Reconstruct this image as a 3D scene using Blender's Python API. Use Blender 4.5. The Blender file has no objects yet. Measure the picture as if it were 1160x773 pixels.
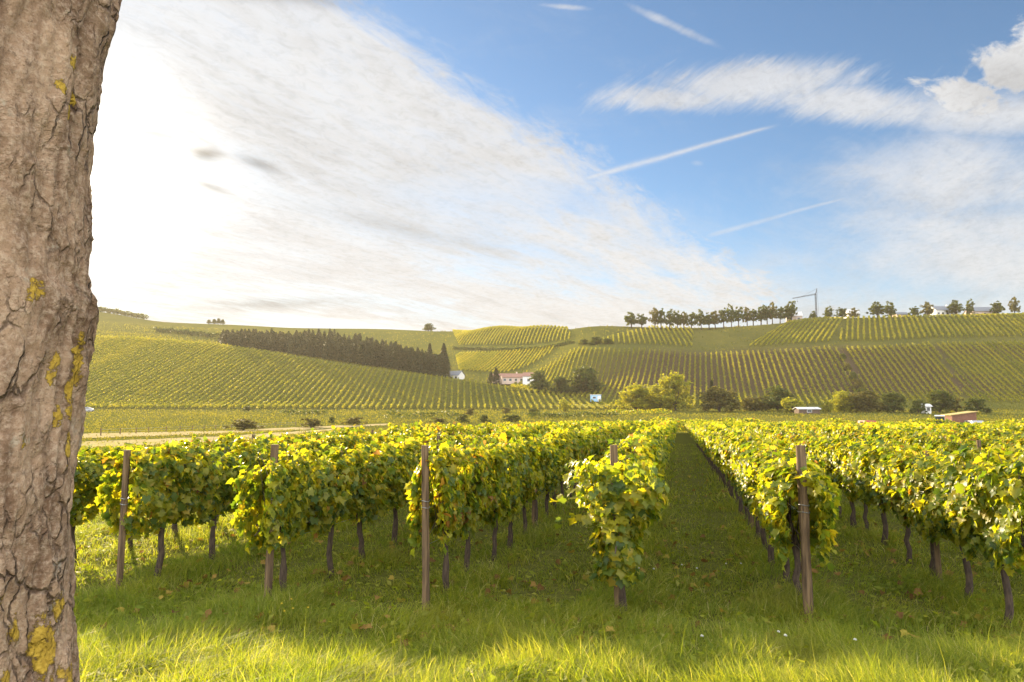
import bpy, math, random
import numpy as np
from mathutils import Vector, Matrix, noise as mnoise

random.seed(7)
rng = np.random.default_rng(7)
R = math.radians
scene = bpy.context.scene
COL = scene.collection

# ------------------------------------------------------------------ camera
CAM_H = 2.26
PITCH = R(6.0)
FPX, CX, CY = 773.3, 580.0, 386.5
cam_d = bpy.data.cameras.new("camera")
cam_d.sensor_width = 36.0
cam_d.lens = 24.0
cam_d.clip_start = 0.05
cam_d.clip_end = 9000
cam = bpy.data.objects.new("camera", cam_d)
cam.location = (0, 0, CAM_H)
cam.rotation_euler = (R(90) + PITCH, 0, 0)
COL.objects.link(cam)
scene.camera = cam


def ray(px, py):
    """tangents (X/Y, Z/Y) of the direction seen at a place of the photograph"""
    cx, cy = (px - CX) / FPX, (CY - py) / FPX
    y = math.cos(PITCH) - cy * math.sin(PITCH)
    return cx / y, (math.sin(PITCH) + cy * math.cos(PITCH)) / y


# ------------------------------------------------------------------ sun, sky, exposure
SUN_AZ, SUN_EL = R(-32.5), R(17.0)
S = Vector((math.sin(SUN_AZ) * math.cos(SUN_EL), math.cos(SUN_AZ) * math.cos(SUN_EL), math.sin(SUN_EL)))
sun_d = bpy.data.lights.new("sun", 'SUN')
sun_d.energy = 5.0
sun_d.angle = R(0.6)
sun_d.color = (1.0, 0.80, 0.50)
sun = bpy.data.objects.new("sun", sun_d)
sun.rotation_euler = S.to_track_quat('Z', 'Y').to_euler()
sun.location = S * 50
COL.objects.link(sun)

scene.view_settings.view_transform = 'Standard'
scene.view_settings.look = 'None'
scene.view_settings.gamma = 1.0
scene.view_settings.use_curve_mapping = False
scene.view_settings.exposure = 1.75

scene.render.engine = 'CYCLES'
scene.cycles.use_denoising = True
scene.cycles.max_bounces = 8
scene.cycles.transmission_bounces = 5
scene.cycles.volume_bounces = 0
scene.cycles.diffuse_bounces = 4
scene.cycles.sample_clamp_indirect = 6.0

world = bpy.data.worlds.new("World")
scene.world = world
world.use_nodes = True


class X:
    """small expression wrapper for math nodes"""
    nt = None

    def __init__(self, sock):
        self.s = sock

    @staticmethod
    def op(o, *a, clamp=False):
        n = X.nt.nodes.new('ShaderNodeMath')
        n.operation = o
        n.use_clamp = clamp
        for i, v in enumerate(a):
            if isinstance(v, X):
                X.nt.links.new(v.s, n.inputs[i])
            else:
                n.inputs[i].default_value = float(v)
        return X(n.outputs[0])

    def __add__(s, o): return X.op('ADD', s, o)
    __radd__ = __add__
    def __sub__(s, o): return X.op('SUBTRACT', s, o)
    def __rsub__(s, o): return X.op('SUBTRACT', o, s)
    def __mul__(s, o): return X.op('MULTIPLY', s, o)
    __rmul__ = __mul__
    def __truediv__(s, o): return X.op('DIVIDE', s, o)
    def __rtruediv__(s, o): return X.op('DIVIDE', o, s)
    def __pow__(s, o): return X.op('POWER', s, o)
    def max(s, o): return X.op('MAXIMUM', s, o)
    def min(s, o): return X.op('MINIMUM', s, o)
    def abs(s): return X.op('ABSOLUTE', s)
    def exp(s): return X.op('EXPONENT', s)
    def sat(s): return X.op('ADD', s, 0.0, clamp=True)

    def ss(s, a, b):
        n = X.nt.nodes.new('ShaderNodeMapRange')
        n.interpolation_type = 'SMOOTHSTEP'
        X.nt.links.new(s.s, n.inputs[0])
        n.inputs[1].default_value = a
        n.inputs[2].default_value = b
        return X(n.outputs[0])


def xnoise(vec, scale, detail=6, rough=0.55, dist=0.0, lac=2.0):
    n = X.nt.nodes.new('ShaderNodeTexNoise')
    X.nt.links.new(vec, n.inputs['Vector'])
    n.inputs['Scale'].default_value = scale
    n.inputs['Detail'].default_value = detail
    n.inputs['Roughness'].default_value = rough
    n.inputs['Lacunarity'].default_value = lac
    n.inputs['Distortion'].default_value = dist
    return X(n.outputs['Fac'])


def xvec(x, y, z=0.0):
    n = X.nt.nodes.new('ShaderNodeCombineXYZ')
    for i, v in enumerate((x, y, z)):
        if isinstance(v, X):
            X.nt.links.new(v.s, n.inputs[i])
        else:
            n.inputs[i].default_value = v
    return n.outputs[0]


def xmix(f, a, b):
    n = X.nt.nodes.new('ShaderNodeMix')
    n.data_type = 'RGBA'
    for i, v in ((0, f), (6, a), (7, b)):
        if isinstance(v, X):
            X.nt.links.new(v.s, n.inputs[i])
        elif isinstance(v, (int, float)):
            n.inputs[i].default_value = v
        elif isinstance(v, tuple):
            n.inputs[i].default_value = (*v[:3], 1)
        else:
            X.nt.links.new(v, n.inputs[i])
    return n.outputs[2]


def build_sky():
    nt = world.node_tree
    nt.nodes.clear()
    X.nt = nt
    tc = nt.nodes.new('ShaderNodeTexCoord')
    sep = nt.nodes.new('ShaderNodeSeparateXYZ')
    nt.links.new(tc.outputs['Generated'], sep.inputs[0])
    dx, dy, dz = (X(sep.outputs[i]) for i in range(3))
    sky = nt.nodes.new('ShaderNodeTexSky')
    sky.sky_type = 'NISHITA'
    sky.sun_disc = False
    sky.sun_elevation = SUN_EL
    sky.sun_rotation = SUN_AZ
    sky.air_density = 1.0
    sky.dust_density = 0.35
    sky.ozone_density = 2.5
    # cloud sheet coordinates: where the view direction meets a flat layer overhead
    zz = dz.max(0.0) + 0.035
    u, v = dx / zz, dy / zz
    ang = R(31)
    al = u * math.sin(ang) + v * math.cos(ang)      # along the cirrus streaks
    ac = u * math.cos(ang) - v * math.sin(ang)      # across them
    streak = xvec(ac * 1.0, al * 0.28, 3.1)
    cells = xvec(ac * 1.0, al * 0.7, 7.7)
    n1 = xnoise(streak, 1.1, 9, 0.62, 0.5)
    n2 = xnoise(streak, 4.5, 12, 0.70, 0.8)
    n3 = xnoise(cells, 0.75, 7, 0.58, 0.4)
    n4 = xnoise(cells, 9.0, 5, 0.6, 0.3)
    n5 = xnoise(streak, 16.0, 9, 0.74, 1.2)
    n6 = xnoise(cells, 26.0, 8, 0.72, 0.6)
    # tangents used to say where the great banks lie in the sky
    yy = dy.max(0.08)
    s, t = dx / yy, dz / yy
    fl = dy.ss(0.0, 0.25)
    ditto = (n1 - 0.5) * 0.30 + (n2 - 0.5) * 0.14 + (n4 - 0.5) * 0.07 + (n5 - 0.5) * 0.12 + (n6 - 0.5) * 0.05
    e = 0.475 - 0.72 * s - t - 0.10 * (s - 0.05) * (s - 0.05) + ditto * 0.8
    bank = e.ss(-0.02, 0.06)
    thin = (n1 * 0.45 + n3 * 0.30 + n2 * 0.25).ss(0.40, 0.55)
    far_thin = (s * 1.0 - t * 0.9).ss(-0.62, 0.10)      # the sheet opens towards its tail
    bank_d = bank * (1.0 - (1.0 - thin) * (0.16 + far_thin * 0.72)) * (1.0 - (1.0 - n5.ss(0.3, 0.55)) * 0.10)

    def blob(px, py, rx, ry, rot=0.0):
        a, b = ray(px, py)
        k = 1.0 / FPX
        c, q = math.cos(rot), math.sin(rot)
        X1 = ((s - a) * c + (t - b) * q) / (rx * k)
        Y1 = ((t - b) * c - (s - a) * q) / (ry * k)
        return (0.0 - (X1 * X1 + Y1 * Y1)).exp()

    wisp_s = xvec(s * 1.0 + t * 0.9, t * 3.2 - s * 0.9, 1.3)
    w1 = xnoise(xvec((s * 0.8 + t * 0.6) * 4.0, (t * 0.8 - s * 0.6) * 13.0, 1.3), 1.0, 12, 0.72, 0.7)
    w2 = xnoise(xvec(s * 0.9 + t * 0.5, t * 1.7 - s * 0.4, 5.0), 9.0, 12, 0.68, 0.6)
    w3 = xnoise(xvec(s * 0.9 + t * 0.5, t * 2.4 - s * 0.5, 9.0), 3.2, 12, 0.66, 0.7)
    cov = blob(860, 95, 150, 34, R(4)).max(blob(760, 112, 95, 20, R(-2)))
    cov = cov.max(blob(960, 118, 160, 30, R(-6)) * 1.05)
    w4 = xnoise(xvec((s * 0.8 + t * 0.6) * 9.0, (t * 0.8 - s * 0.6) * 52.0, 4.4), 1.0, 10, 0.74, 1.2)
    w5 = xnoise(xvec(s, t * 1.2, 8.0), 24.0, 8, 0.62, 0.5)
    wisp = (w1 * 0.65 + w3 * 0.15 + w4 * 0.62 + cov * 0.60 - 0.84).ss(0.0, 0.46)
    cov2 = blob(1090, 200, 210, 80).max((blob(1130, 285, 240, 85) * 1.15)).max(blob(1130, 130, 190, 44)).max(blob(1020, 300, 120, 60) * 0.8)
    soft = (w3 * 0.55 + w2 * 0.30 + w4 * 0.18 + w5 * 0.12 + cov2 * 0.60 - 0.76).ss(0.0, 0.50)
    cov3 = blob(1148, 78, 66, 52).max(blob(1100, 112, 66, 30)).max(blob(1035, 92, 26, 12) * 0.62).max(blob(1185, 45, 50, 40))
    cum = (w2 * 0.9 + w5 * 0.55 + cov3 * 0.62 - 1.0).ss(0.0, 0.20)
    low = (0.0 - (t - 0.12) / 0.11).exp().min(1.0)
    lowd = (w3 * 0.5 + n3 * 0.25 + n2 * 0.3 + low * 0.46 - 0.55).ss(0.0, 0.45) * 0.85
    cov4 = blob(760, 28, 90, 9, R(-26)).max(blob(640, 8, 45, 6, R(-5)) * 1.1).max(blob(790, 185, 14, 7) * 0.9)
    tiny = (w1 * 0.6 + cov4 * 0.55 - 0.56).ss(0.0, 0.45)

    def trail(p0, p1, wpx, k=1.0):
        a0, b0 = ray(*p0)
        a1, b1 = ray(*p1)
        L = math.hypot(a1 - a0, b1 - b0)
        ux, uy = (a1 - a0) / L, (b1 - b0) / L
        q = ((s - a0) * ux + (t - b0) * uy) / L
        d = ((t - b0) * ux - (s - a0) * uy) * FPX + (w1 - 0.5) * 5.0
        w = (q - 0.0) * (-0.55 * wpx) + wpx
        m = (0.0 - (d / w.max(0.6)) ** 2.0).exp()
        return m * q.ss(-0.06, 0.08) * (1.0 - q.ss(0.85, 1.02)) * (w2 * 0.9 + 0.25).sat() * k

    tr = trail((655, 205), (884, 141), 4.0, 0.9).max(trail((600, 330), (800, 266), 3.6, 0.7)).max(trail((800, 268), (975, 220), 3.6, 0.6))
    tr = tr.max(trail((1060, 312), (1160, 296), 6.0, 0.4))
    dens = bank_d.max(wisp * 0.85).max(soft * 0.88).max(cum).max(tiny * 0.7).max(tr).max(lowd)
    fill_clouds = xnoise(xvec(u * 0.5, v * 0.5, 2.0), 1.4, 8, 0.6, 0.5).ss(0.24, 0.52) * 0.95  # unseen cloud cover behind the camera, added as fill light for the shade
    dens = (dens * fl + fill_clouds * (1.0 - fl)).sat() * dz.ss(-0.01, 0.02)
    # light in the clouds: forward scattering round the sun, greyer bellies where the sheet is thick
    cosg = dx * S.x + dy * S.y + dz * S.z
    g = (1.0 - cosg).max(0.0)
    halo = (0.0 - g / 0.006).exp() * 0.24 + (0.0 - g / 0.05).exp() * 0.06
    grey = (n3.ss(0.48, 0.66) * 0.11 + n2.ss(0.45, 0.68) * 0.11 + n5.ss(0.42, 0.68) * 0.05 + n6.ss(0.46, 0.64) * 0.10)
    spot = blob(167, 152, 34, 10, R(-8)).max(blob(230, 176, 19, 9)).max(blob(292, 186, 26, 6, R(-22)) * 0.8).max(blob(186, 198, 16, 4, R(-25)) * 0.6).max(blob(240, 212, 20, 4, R(-18)) * 0.7)
    spot = spot.max(blob(300, 345, 90, 8, R(2)) * 0.55).max(blob(350, 0, 150, 9, R(-6)) * 0.5).max(blob(460, 262, 100, 10, R(-14)) * 0.35)
    shade = (1.0 - grey) * (1.0 - spot * (n2 * 0.9 + 0.3).sat() * 0.85)
    csh = 1.0 - cum * (0.26 * blob(1150, 98, 70, 34))
    lum = (0.252 + halo * 0.42) * shade * csh * fl + (1.0 - fl) * 1.18  # last term: added clouds at the back, kept bright to lift shaded sides
    cw = nt.nodes.new('ShaderNodeMix')
    cw.data_type = 'RGBA'
    warm = (0.0 - t.max(0.0) / 0.13).exp()
    ccol = xmix(warm, (0.965, 0.98, 1.0), (1.0, 0.985, 0.96))
    ccol = xmix(halo.sat() * 0.5, ccol, (1.0, 0.975, 0.92))
    cl = nt.nodes.new('ShaderNodeVectorMath')
    cl.operation = 'SCALE'
    nt.links.new(ccol, cl.inputs[0])
    nt.links.new(lum.s, cl.inputs['Scale'])
    # clear sky + aureole
    skys = nt.nodes.new('ShaderNodeVectorMath')
    skys.operation = 'SCALE'
    tint = nt.nodes.new('ShaderNodeVectorMath')
    tint.operation = 'MULTIPLY'
    nt.links.new(sky.outputs[0], tint.inputs[0])
    tint.inputs[1].default_value = (0.74, 0.91, 1.0)
    nt.links.new(tint.outputs[0], skys.inputs[0])
    skys.inputs['Scale'].default_value = SKY_K / BG_K
    cls = nt.nodes.new('ShaderNodeVectorMath')
    cls.operation = 'SCALE'
    nt.links.new(cl.outputs[0], cls.inputs[0])
    cls.inputs['Scale'].default_value = 1.0 / BG_K
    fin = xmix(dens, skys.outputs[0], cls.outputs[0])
    au = nt.nodes.new('ShaderNodeVectorMath')
    au.operation = 'SCALE'
    au.inputs[0].default_value = (1.0, 0.86, 0.62)
    nt.links.new((((0.0 - g / 0.004).exp() * 0.55 + (0.0 - g / 0.02).exp() * 0.01) * dz.ss(-0.02, 0.03) / BG_K).s, au.inputs['Scale'])
    add = nt.nodes.new('ShaderNodeVectorMath')
    add.operation = 'ADD'
    nt.links.new(fin, add.inputs[0])
    nt.links.new(au.outputs[0], add.inputs[1])
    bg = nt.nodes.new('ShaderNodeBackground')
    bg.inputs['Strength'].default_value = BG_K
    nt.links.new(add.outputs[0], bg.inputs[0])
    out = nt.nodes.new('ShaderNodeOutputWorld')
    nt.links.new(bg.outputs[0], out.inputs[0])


BG_K = 0.05
SKY_K = 0.05
build_sky()

# ------------------------------------------------------------------ helpers


def tag(o, label=None, cat=None, group=None, kind=None):
    if label: o["label"] = label
    if cat: o["category"] = cat
    if group: o["group"] = group
    if kind: o["kind"] = kind
    return o


def link(o, parent=None, loc=None):
    COL.objects.link(o)
    if parent is not None:
        o.parent = parent
    if loc is not None:
        o.location = loc
    return o


def empty(name, loc=(0, 0, 0), rz=0.0):
    o = bpy.data.objects.new(name, None)
    o.empty_display_size = 0.2
    o.location = loc
    o.rotation_euler = (0, 0, rz)
    COL.objects.link(o)
    return o


def np_mesh(name, verts, faces, mat, smooth=False):
    """verts Nx3, faces MxK (constant K)"""
    me = bpy.data.meshes.new(name)
    verts = np.asarray(verts, dtype=np.float32)
    faces = np.asarray(faces, dtype=np.int32)
    m, k = faces.shape
    me.vertices.add(len(verts))
    me.vertices.foreach_set("co", verts.ravel())
    me.loops.add(m * k)
    me.loops.foreach_set("vertex_index", faces.ravel())
    me.polygons.add(m)
    me.polygons.foreach_set("loop_start", np.arange(0, m * k, k, dtype=np.int32))
    try:
        me.polygons.foreach_set("loop_total", np.full(m, k, dtype=np.int32))
    except Exception:
        pass
    if smooth:
        me.polygons.foreach_set("use_smooth", np.ones(m, dtype=bool))
    me.materials.append(mat)
    me.update(calc_edges=True)
    return me


class MB:
    """collects shapes into one mesh"""

    def __init__(self):
        self.v, self.f = [], []

    def add(self, vs, fs):
        b = len(self.v)
        self.v += [tuple(p) for p in vs]
        self.f += [tuple(b + i for i in f) for f in fs]

    def box(self, c, d, rz=0.0, taper=1.0):
        cx, cy, cz = c
        hx, hy, hz = d[0] / 2, d[1] / 2, d[2] / 2
        co, si = math.cos(rz), math.sin(rz)
        vs = []
        for z, k in ((-hz, 1.0), (hz, taper)):
            for x, y in ((-hx, -hy), (hx, -hy), (hx, hy), (-hx, hy)):
                x, y = x * k, y * k
                vs.append((cx + x * co - y * si, cy + x * si + y * co, cz + z))
        self.add(vs, [(3, 2, 1, 0), (4, 5, 6, 7), (0, 1, 5, 4), (1, 2, 6, 5), (2, 3, 7, 6), (3, 0, 4, 7)])

    def tube(self, pts, rad, n=8, cap=True, jitter=0.0):
        pts = [Vector(p) for p in pts]
        rings = []
        for i, p in enumerate(pts):
            d = (pts[min(i + 1, len(pts) - 1)] - pts[max(i - 1, 0)]).normalized()
            a = d.cross(Vector((0, 1, 0.03)) if abs(d.y) < 0.9 else Vector((1, 0, 0))).normalized()
            b = d.cross(a)
            r = rad[i] if isinstance(rad, (list, tuple)) else rad
            rings.append([p + (a * math.cos(6.28318 * k / n) + b * math.sin(6.28318 * k / n)) * r * (1 + random.uniform(-jitter, jitter)) for k in range(n)])
        vs = [q for r_ in rings for q in r_]
        fs = []
        for i in range(len(pts) - 1):
            for k in range(n):
                fs.append((i * n + k, i * n + (k + 1) % n, (i + 1) * n + (k + 1) % n, (i + 1) * n + k))
        if cap:
            fs.append(tuple(reversed(range(n))))
            fs.append(tuple((len(pts) - 1) * n + k for k in range(n)))
        self.add(vs, fs)

    def prism(self, poly, axis_from, axis_to):
        """polygon of (y,z) extruded along x"""
        n = len(poly)
        vs = [(axis_from, y, z) for y, z in poly] + [(axis_to, y, z) for y, z in poly]
        fs = [tuple(reversed(range(n))), tuple(range(n, 2 * n))]
        for k in range(n):
            fs.append((k, (k + 1) % n, n + (k + 1) % n, n + k))
        self.add(vs, fs)

    def mesh(self, name, mat, smooth=False):
        me = bpy.data.meshes.new(name)
        me.from_pydata(self.v, [], self.f)
        me.materials.append(mat)
        if smooth:
            for p in me.polygons:
                p.use_smooth = True
        me.update()
        return me

    def build(self, name, mat, parent=None, smooth=False, loc=None):
        return link(bpy.data.objects.new(name, self.mesh(name, mat, smooth)), parent, loc)


def copy_tree(o, parent=None):
    c = o.copy()
    COL.objects.link(c)
    if parent is not None:
        c.parent = parent
    for ch in list(o.children):
        copy_tree(ch, c)
    return c


# ------------------------------------------------------------------ materials


def new_mat(name):
    m = bpy.data.materials.new(name)
    m.use_nodes = True
    nt = m.node_tree
    nt.nodes.clear()
    out = nt.nodes.new('ShaderNodeOutputMaterial')
    return m, nt, out


def ramp(nt, fac, stops):
    r = nt.nodes.new('ShaderNodeValToRGB')
    el = r.color_ramp.elements
    while len(el) < len(stops):
        el.new(0.5)
    for e, (p, c) in zip(el, stops):
        e.position = p
        e.color = (*c, 1)
    nt.links.new(fac, r.inputs[0])
    return r.outputs[0]


def leaf_mat(name, stops, trans_gain=2.2, trans_tint=(1.15, 1.0, 0.35), fac=0.5, rough=0.5, spec=0.3, obj_var=0.10, place=None):
    m, nt, out = new_mat(name)
    geo = nt.nodes.new('ShaderNodeNewGeometry')
    oi = nt.nodes.new('ShaderNodeObjectInfo')
    X.nt = nt
    rr = X(geo.outputs['Random Per Island']) + (X(oi.outputs['Random']) - 0.5) * obj_var
    col = ramp(nt, rr.s, stops)
    if place:
        tc = nt.nodes.new('ShaderNodeTexCoord')
        pn = xnoise(tc.outputs['Object'], 0.9, 5, 0.6)
        pn2 = xnoise(tc.outputs['Object'], 0.33, 3, 0.5)
        col = xmix(pn.ss(0.50, 0.68) * 0.55, col, place[0])
        col = xmix(pn2.ss(0.50, 0.66) * 0.45, col, place[1])
    pb = nt.nodes.new('ShaderNodeBsdfPrincipled')
    nt.links.new(col, pb.inputs['Base Color'])
    pb.inputs['Roughness'].default_value = rough
    pb.inputs['Specular IOR Level'].default_value = spec
    tr = nt.nodes.new('ShaderNodeBsdfTranslucent')
    mm = nt.nodes.new('ShaderNodeVectorMath')
    mm.operation = 'MULTIPLY'
    nt.links.new(col, mm.inputs[0])
    mm.inputs[1].default_value = tuple(trans_gain * t for t in trans_tint)
    nt.links.new(mm.outputs[0], tr.inputs[0])
    mx = nt.nodes.new('ShaderNodeMixShader')
    mx.inputs[0].default_value = fac
    nt.links.new(pb.outputs[0], mx.inputs[1])
    nt.links.new(tr.outputs[0], mx.inputs[2])
    nt.links.new(mx.outputs[0], out.inputs[0])
    return m


def simple_mat(name, c0, c1=None, scale=8.0, rough=0.7, metallic=0.0, stretch=(1, 1, 1), bump=0.0, spec=0.3, detail=5):
    m, nt, out = new_mat(name)
    tc = nt.nodes.new('ShaderNodeTexCoord')
    mp = nt.nodes.new('ShaderNodeMapping')
    mp.inputs['Scale'].default_value = stretch
    nt.links.new(tc.outputs['Object'], mp.inputs[0])
    X.nt = nt
    n = xnoise(mp.outputs[0], scale, detail, 0.6)
    col = xmix(n.ss(0.3, 0.7), c0, c1 or tuple(0.7 * c for c in c0))
    pb = nt.nodes.new('ShaderNodeBsdfPrincipled')
    nt.links.new(col, pb.inputs['Base Color'])
    pb.inputs['Roughness'].default_value = rough
    pb.inputs['Metallic'].default_value = metallic
    pb.inputs['Specular IOR Level'].default_value = spec
    if bump:
        b = nt.nodes.new('ShaderNodeBump')
        b.inputs['Strength'].default_value = bump
        b.inputs['Distance'].default_value = 0.02
        nt.links.new(n.s, b.inputs['Height'])
        nt.links.new(b.outputs[0], pb.inputs['Normal'])
    nt.links.new(pb.outputs[0], out.inputs[0])
    return m


VINE = [(0.0, (0.045, 0.080, 0.012)), (0.32, (0.100, 0.138, 0.014)), (0.60, (0.180, 0.190, 0.016)), (0.93, (0.240, 0.220, 0.018)), (1.08, (0.28, 0.19, 0.02))][:4] + [(0.985, (0.27, 0.20, 0.02)), (1.0, (0.17, 0.085, 0.025))]
M_vine = leaf_mat("grape_leaf", VINE, 2.9, (1.12, 1.0, 0.25), 0.52, 0.42, 0.35)
M_vinefar = leaf_mat("grape_leaf_far", VINE, 2.9, (1.12, 1.0, 0.25), 0.52, 0.5, 0.25)
HILL = [(0.0, (0.070, 0.090, 0.014)), (0.5, (0.145, 0.152, 0.018)), (1.0, (0.23, 0.20, 0.022))]
M_hillvine = leaf_mat("hill_vine_leaf", HILL, 2.6, (1.12, 1.0, 0.28), 0.45, 0.6, 0.2)
M_grass = leaf_mat("grass_blade", [(0.0, (0.085, 0.112, 0.014)), (0.5, (0.150, 0.178, 0.020)), (0.8, (0.205, 0.212, 0.028)), (0.96, (0.24, 0.23, 0.06)), (1.0, (0.36, 0.31, 0.15))], 2.7, (1.03, 1.0, 0.28), 0.48, 0.62, 0.12, place=((0.205, 0.195, 0.036), (0.105, 0.155, 0.020)))
M_meadow = leaf_mat("meadow_blade", [(0.0, (0.080, 0.084, 0.014)), (0.5, (0.125, 0.122, 0.018)), (1.0, (0.175, 0.155, 0.030))], 1.9, (1.1, 1.0, 0.3), 0.4, 0.8, 0.05)
M_dead = leaf_mat("fallen_leaf", [(0.0, (0.12, 0.06, 0.022)), (0.5, (0.22, 0.13, 0.035)), (1.0, (0.32, 0.25, 0.04))], 1.5, (1.1, 1, .5), 0.3, 0.7, 0.1)
M_treegreen = leaf_mat("tree_leaf", [(0.0, (0.035, 0.055, 0.013)), (0.6, (0.065, 0.085, 0.018)), (1.0, (0.11, 0.11, 0.022))], 1.8, (1.1, 1.0, 0.4), 0.4, 0.55, 0.2)
M_treeyellow = leaf_mat("tree_leaf_yellow", [(0.0, (0.10, 0.12, 0.014)), (0.6, (0.17, 0.175, 0.018)), (1.0, (0.24, 0.21, 0.022))], 2.5, (1.1, 1.0, 0.25), 0.5, 0.55, 0.2)
M_treebrown = leaf_mat("tree_leaf_brown", [(0.0, (0.055, 0.062, 0.016)), (0.6, (0.100, 0.092, 0.022)), (1.0, (0.155, 0.125, 0.03))], 1.6, (1.1, 1.0, 0.5), 0.4, 0.6, 0.2)
M_conifer = leaf_mat("conifer_needle", [(0.0, (0.022, 0.032, 0.014)), (0.6, (0.040, 0.048, 0.018)), (1.0, (0.075, 0.065, 0.03))], 1.2, (1, 1, 0.6), 0.3, 0.6, 0.2)
M_bark = simple_mat("bark_dark", (0.085, 0.060, 0.045), (0.035, 0.025, 0.02), 14, 0.9, stretch=(1, 1, 0.25), bump=0.5)
M_vinewood = simple_mat("vine_wood", (0.10, 0.068, 0.045), (0.032, 0.022, 0.016), 40, 0.9, stretch=(1, 1, 0.2), bump=0.8)
M_post = simple_mat("weathered_post_wood", (0.20, 0.130, 0.066), (0.060, 0.038, 0.022), 34, 0.9, stretch=(1, 1, 0.05), bump=1.0)
M_wire = simple_mat("galvanised_wire", (0.45, 0.47, 0.50), (0.3, 0.32, 0.35), 20, 0.4, 0.8)
M_white = simple_mat("white_render", (0.72, 0.70, 0.66), (0.6, 0.58, 0.54), 1.0, 0.8)
M_cream = simple_mat("pale_pink_render", (0.50, 0.38, 0.31), (0.42, 0.32, 0.27), 1.0, 0.8)
M_roofred = simple_mat("clay_roof_tiles", (0.28, 0.15, 0.105), (0.18, 0.10, 0.075), 3.0, 0.8)
M_roofgrey = simple_mat("slate_roof", (0.17, 0.18, 0.20), (0.11, 0.12, 0.135), 2.0, 0.55)
M_roofpale = simple_mat("pale_sheet_roof", (0.55, 0.54, 0.52), (0.45, 0.44, 0.42), 1.0, 0.5)
M_glass = simple_mat("window_glass", (0.03, 0.035, 0.045), (0.02, 0.025, 0.03), 2.0, 0.08, spec=0.6)
M_blue = simple_mat("pale_blue_panel", (0.28, 0.48, 0.66), (0.24, 0.42, 0.60), 1.0, 0.5)
M_steel = simple_mat("crane_paint_grey", (0.045, 0.045, 0.045), (0.03, 0.03, 0.03), 2.0, 0.8)
M_green = simple_mat("green_machine_paint", (0.045, 0.14, 0.06), (0.03, 0.10, 0.045), 2.0, 0.4)
M_rust = simple_mat("rust_brown_panel", (0.20, 0.095, 0.055), (0.14, 0.065, 0.04), 3.0, 0.8)
M_rubber = simple_mat("tyre_rubber", (0.03, 0.03, 0.03), (0.02, 0.02, 0.02), 3.0, 0.9)
M_redpaint = simple_mat("red_paint", (0.30, 0.05, 0.04), (0.24, 0.045, 0.035), 2.0, 0.4)
M_carpaint = simple_mat("silver_paint", (0.30, 0.31, 0.33), (0.27, 0.28, 0.3), 2.0, 0.35, 0.2)
M_straw = simple_mat("straw_roof", (0.40, 0.30, 0.12), (0.28, 0.22, 0.08), 2.0, 0.9)
M_timber = simple_mat("dark_timber", (0.12, 0.08, 0.055), (0.08, 0.05, 0.035), 4.0, 0.85)


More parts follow.
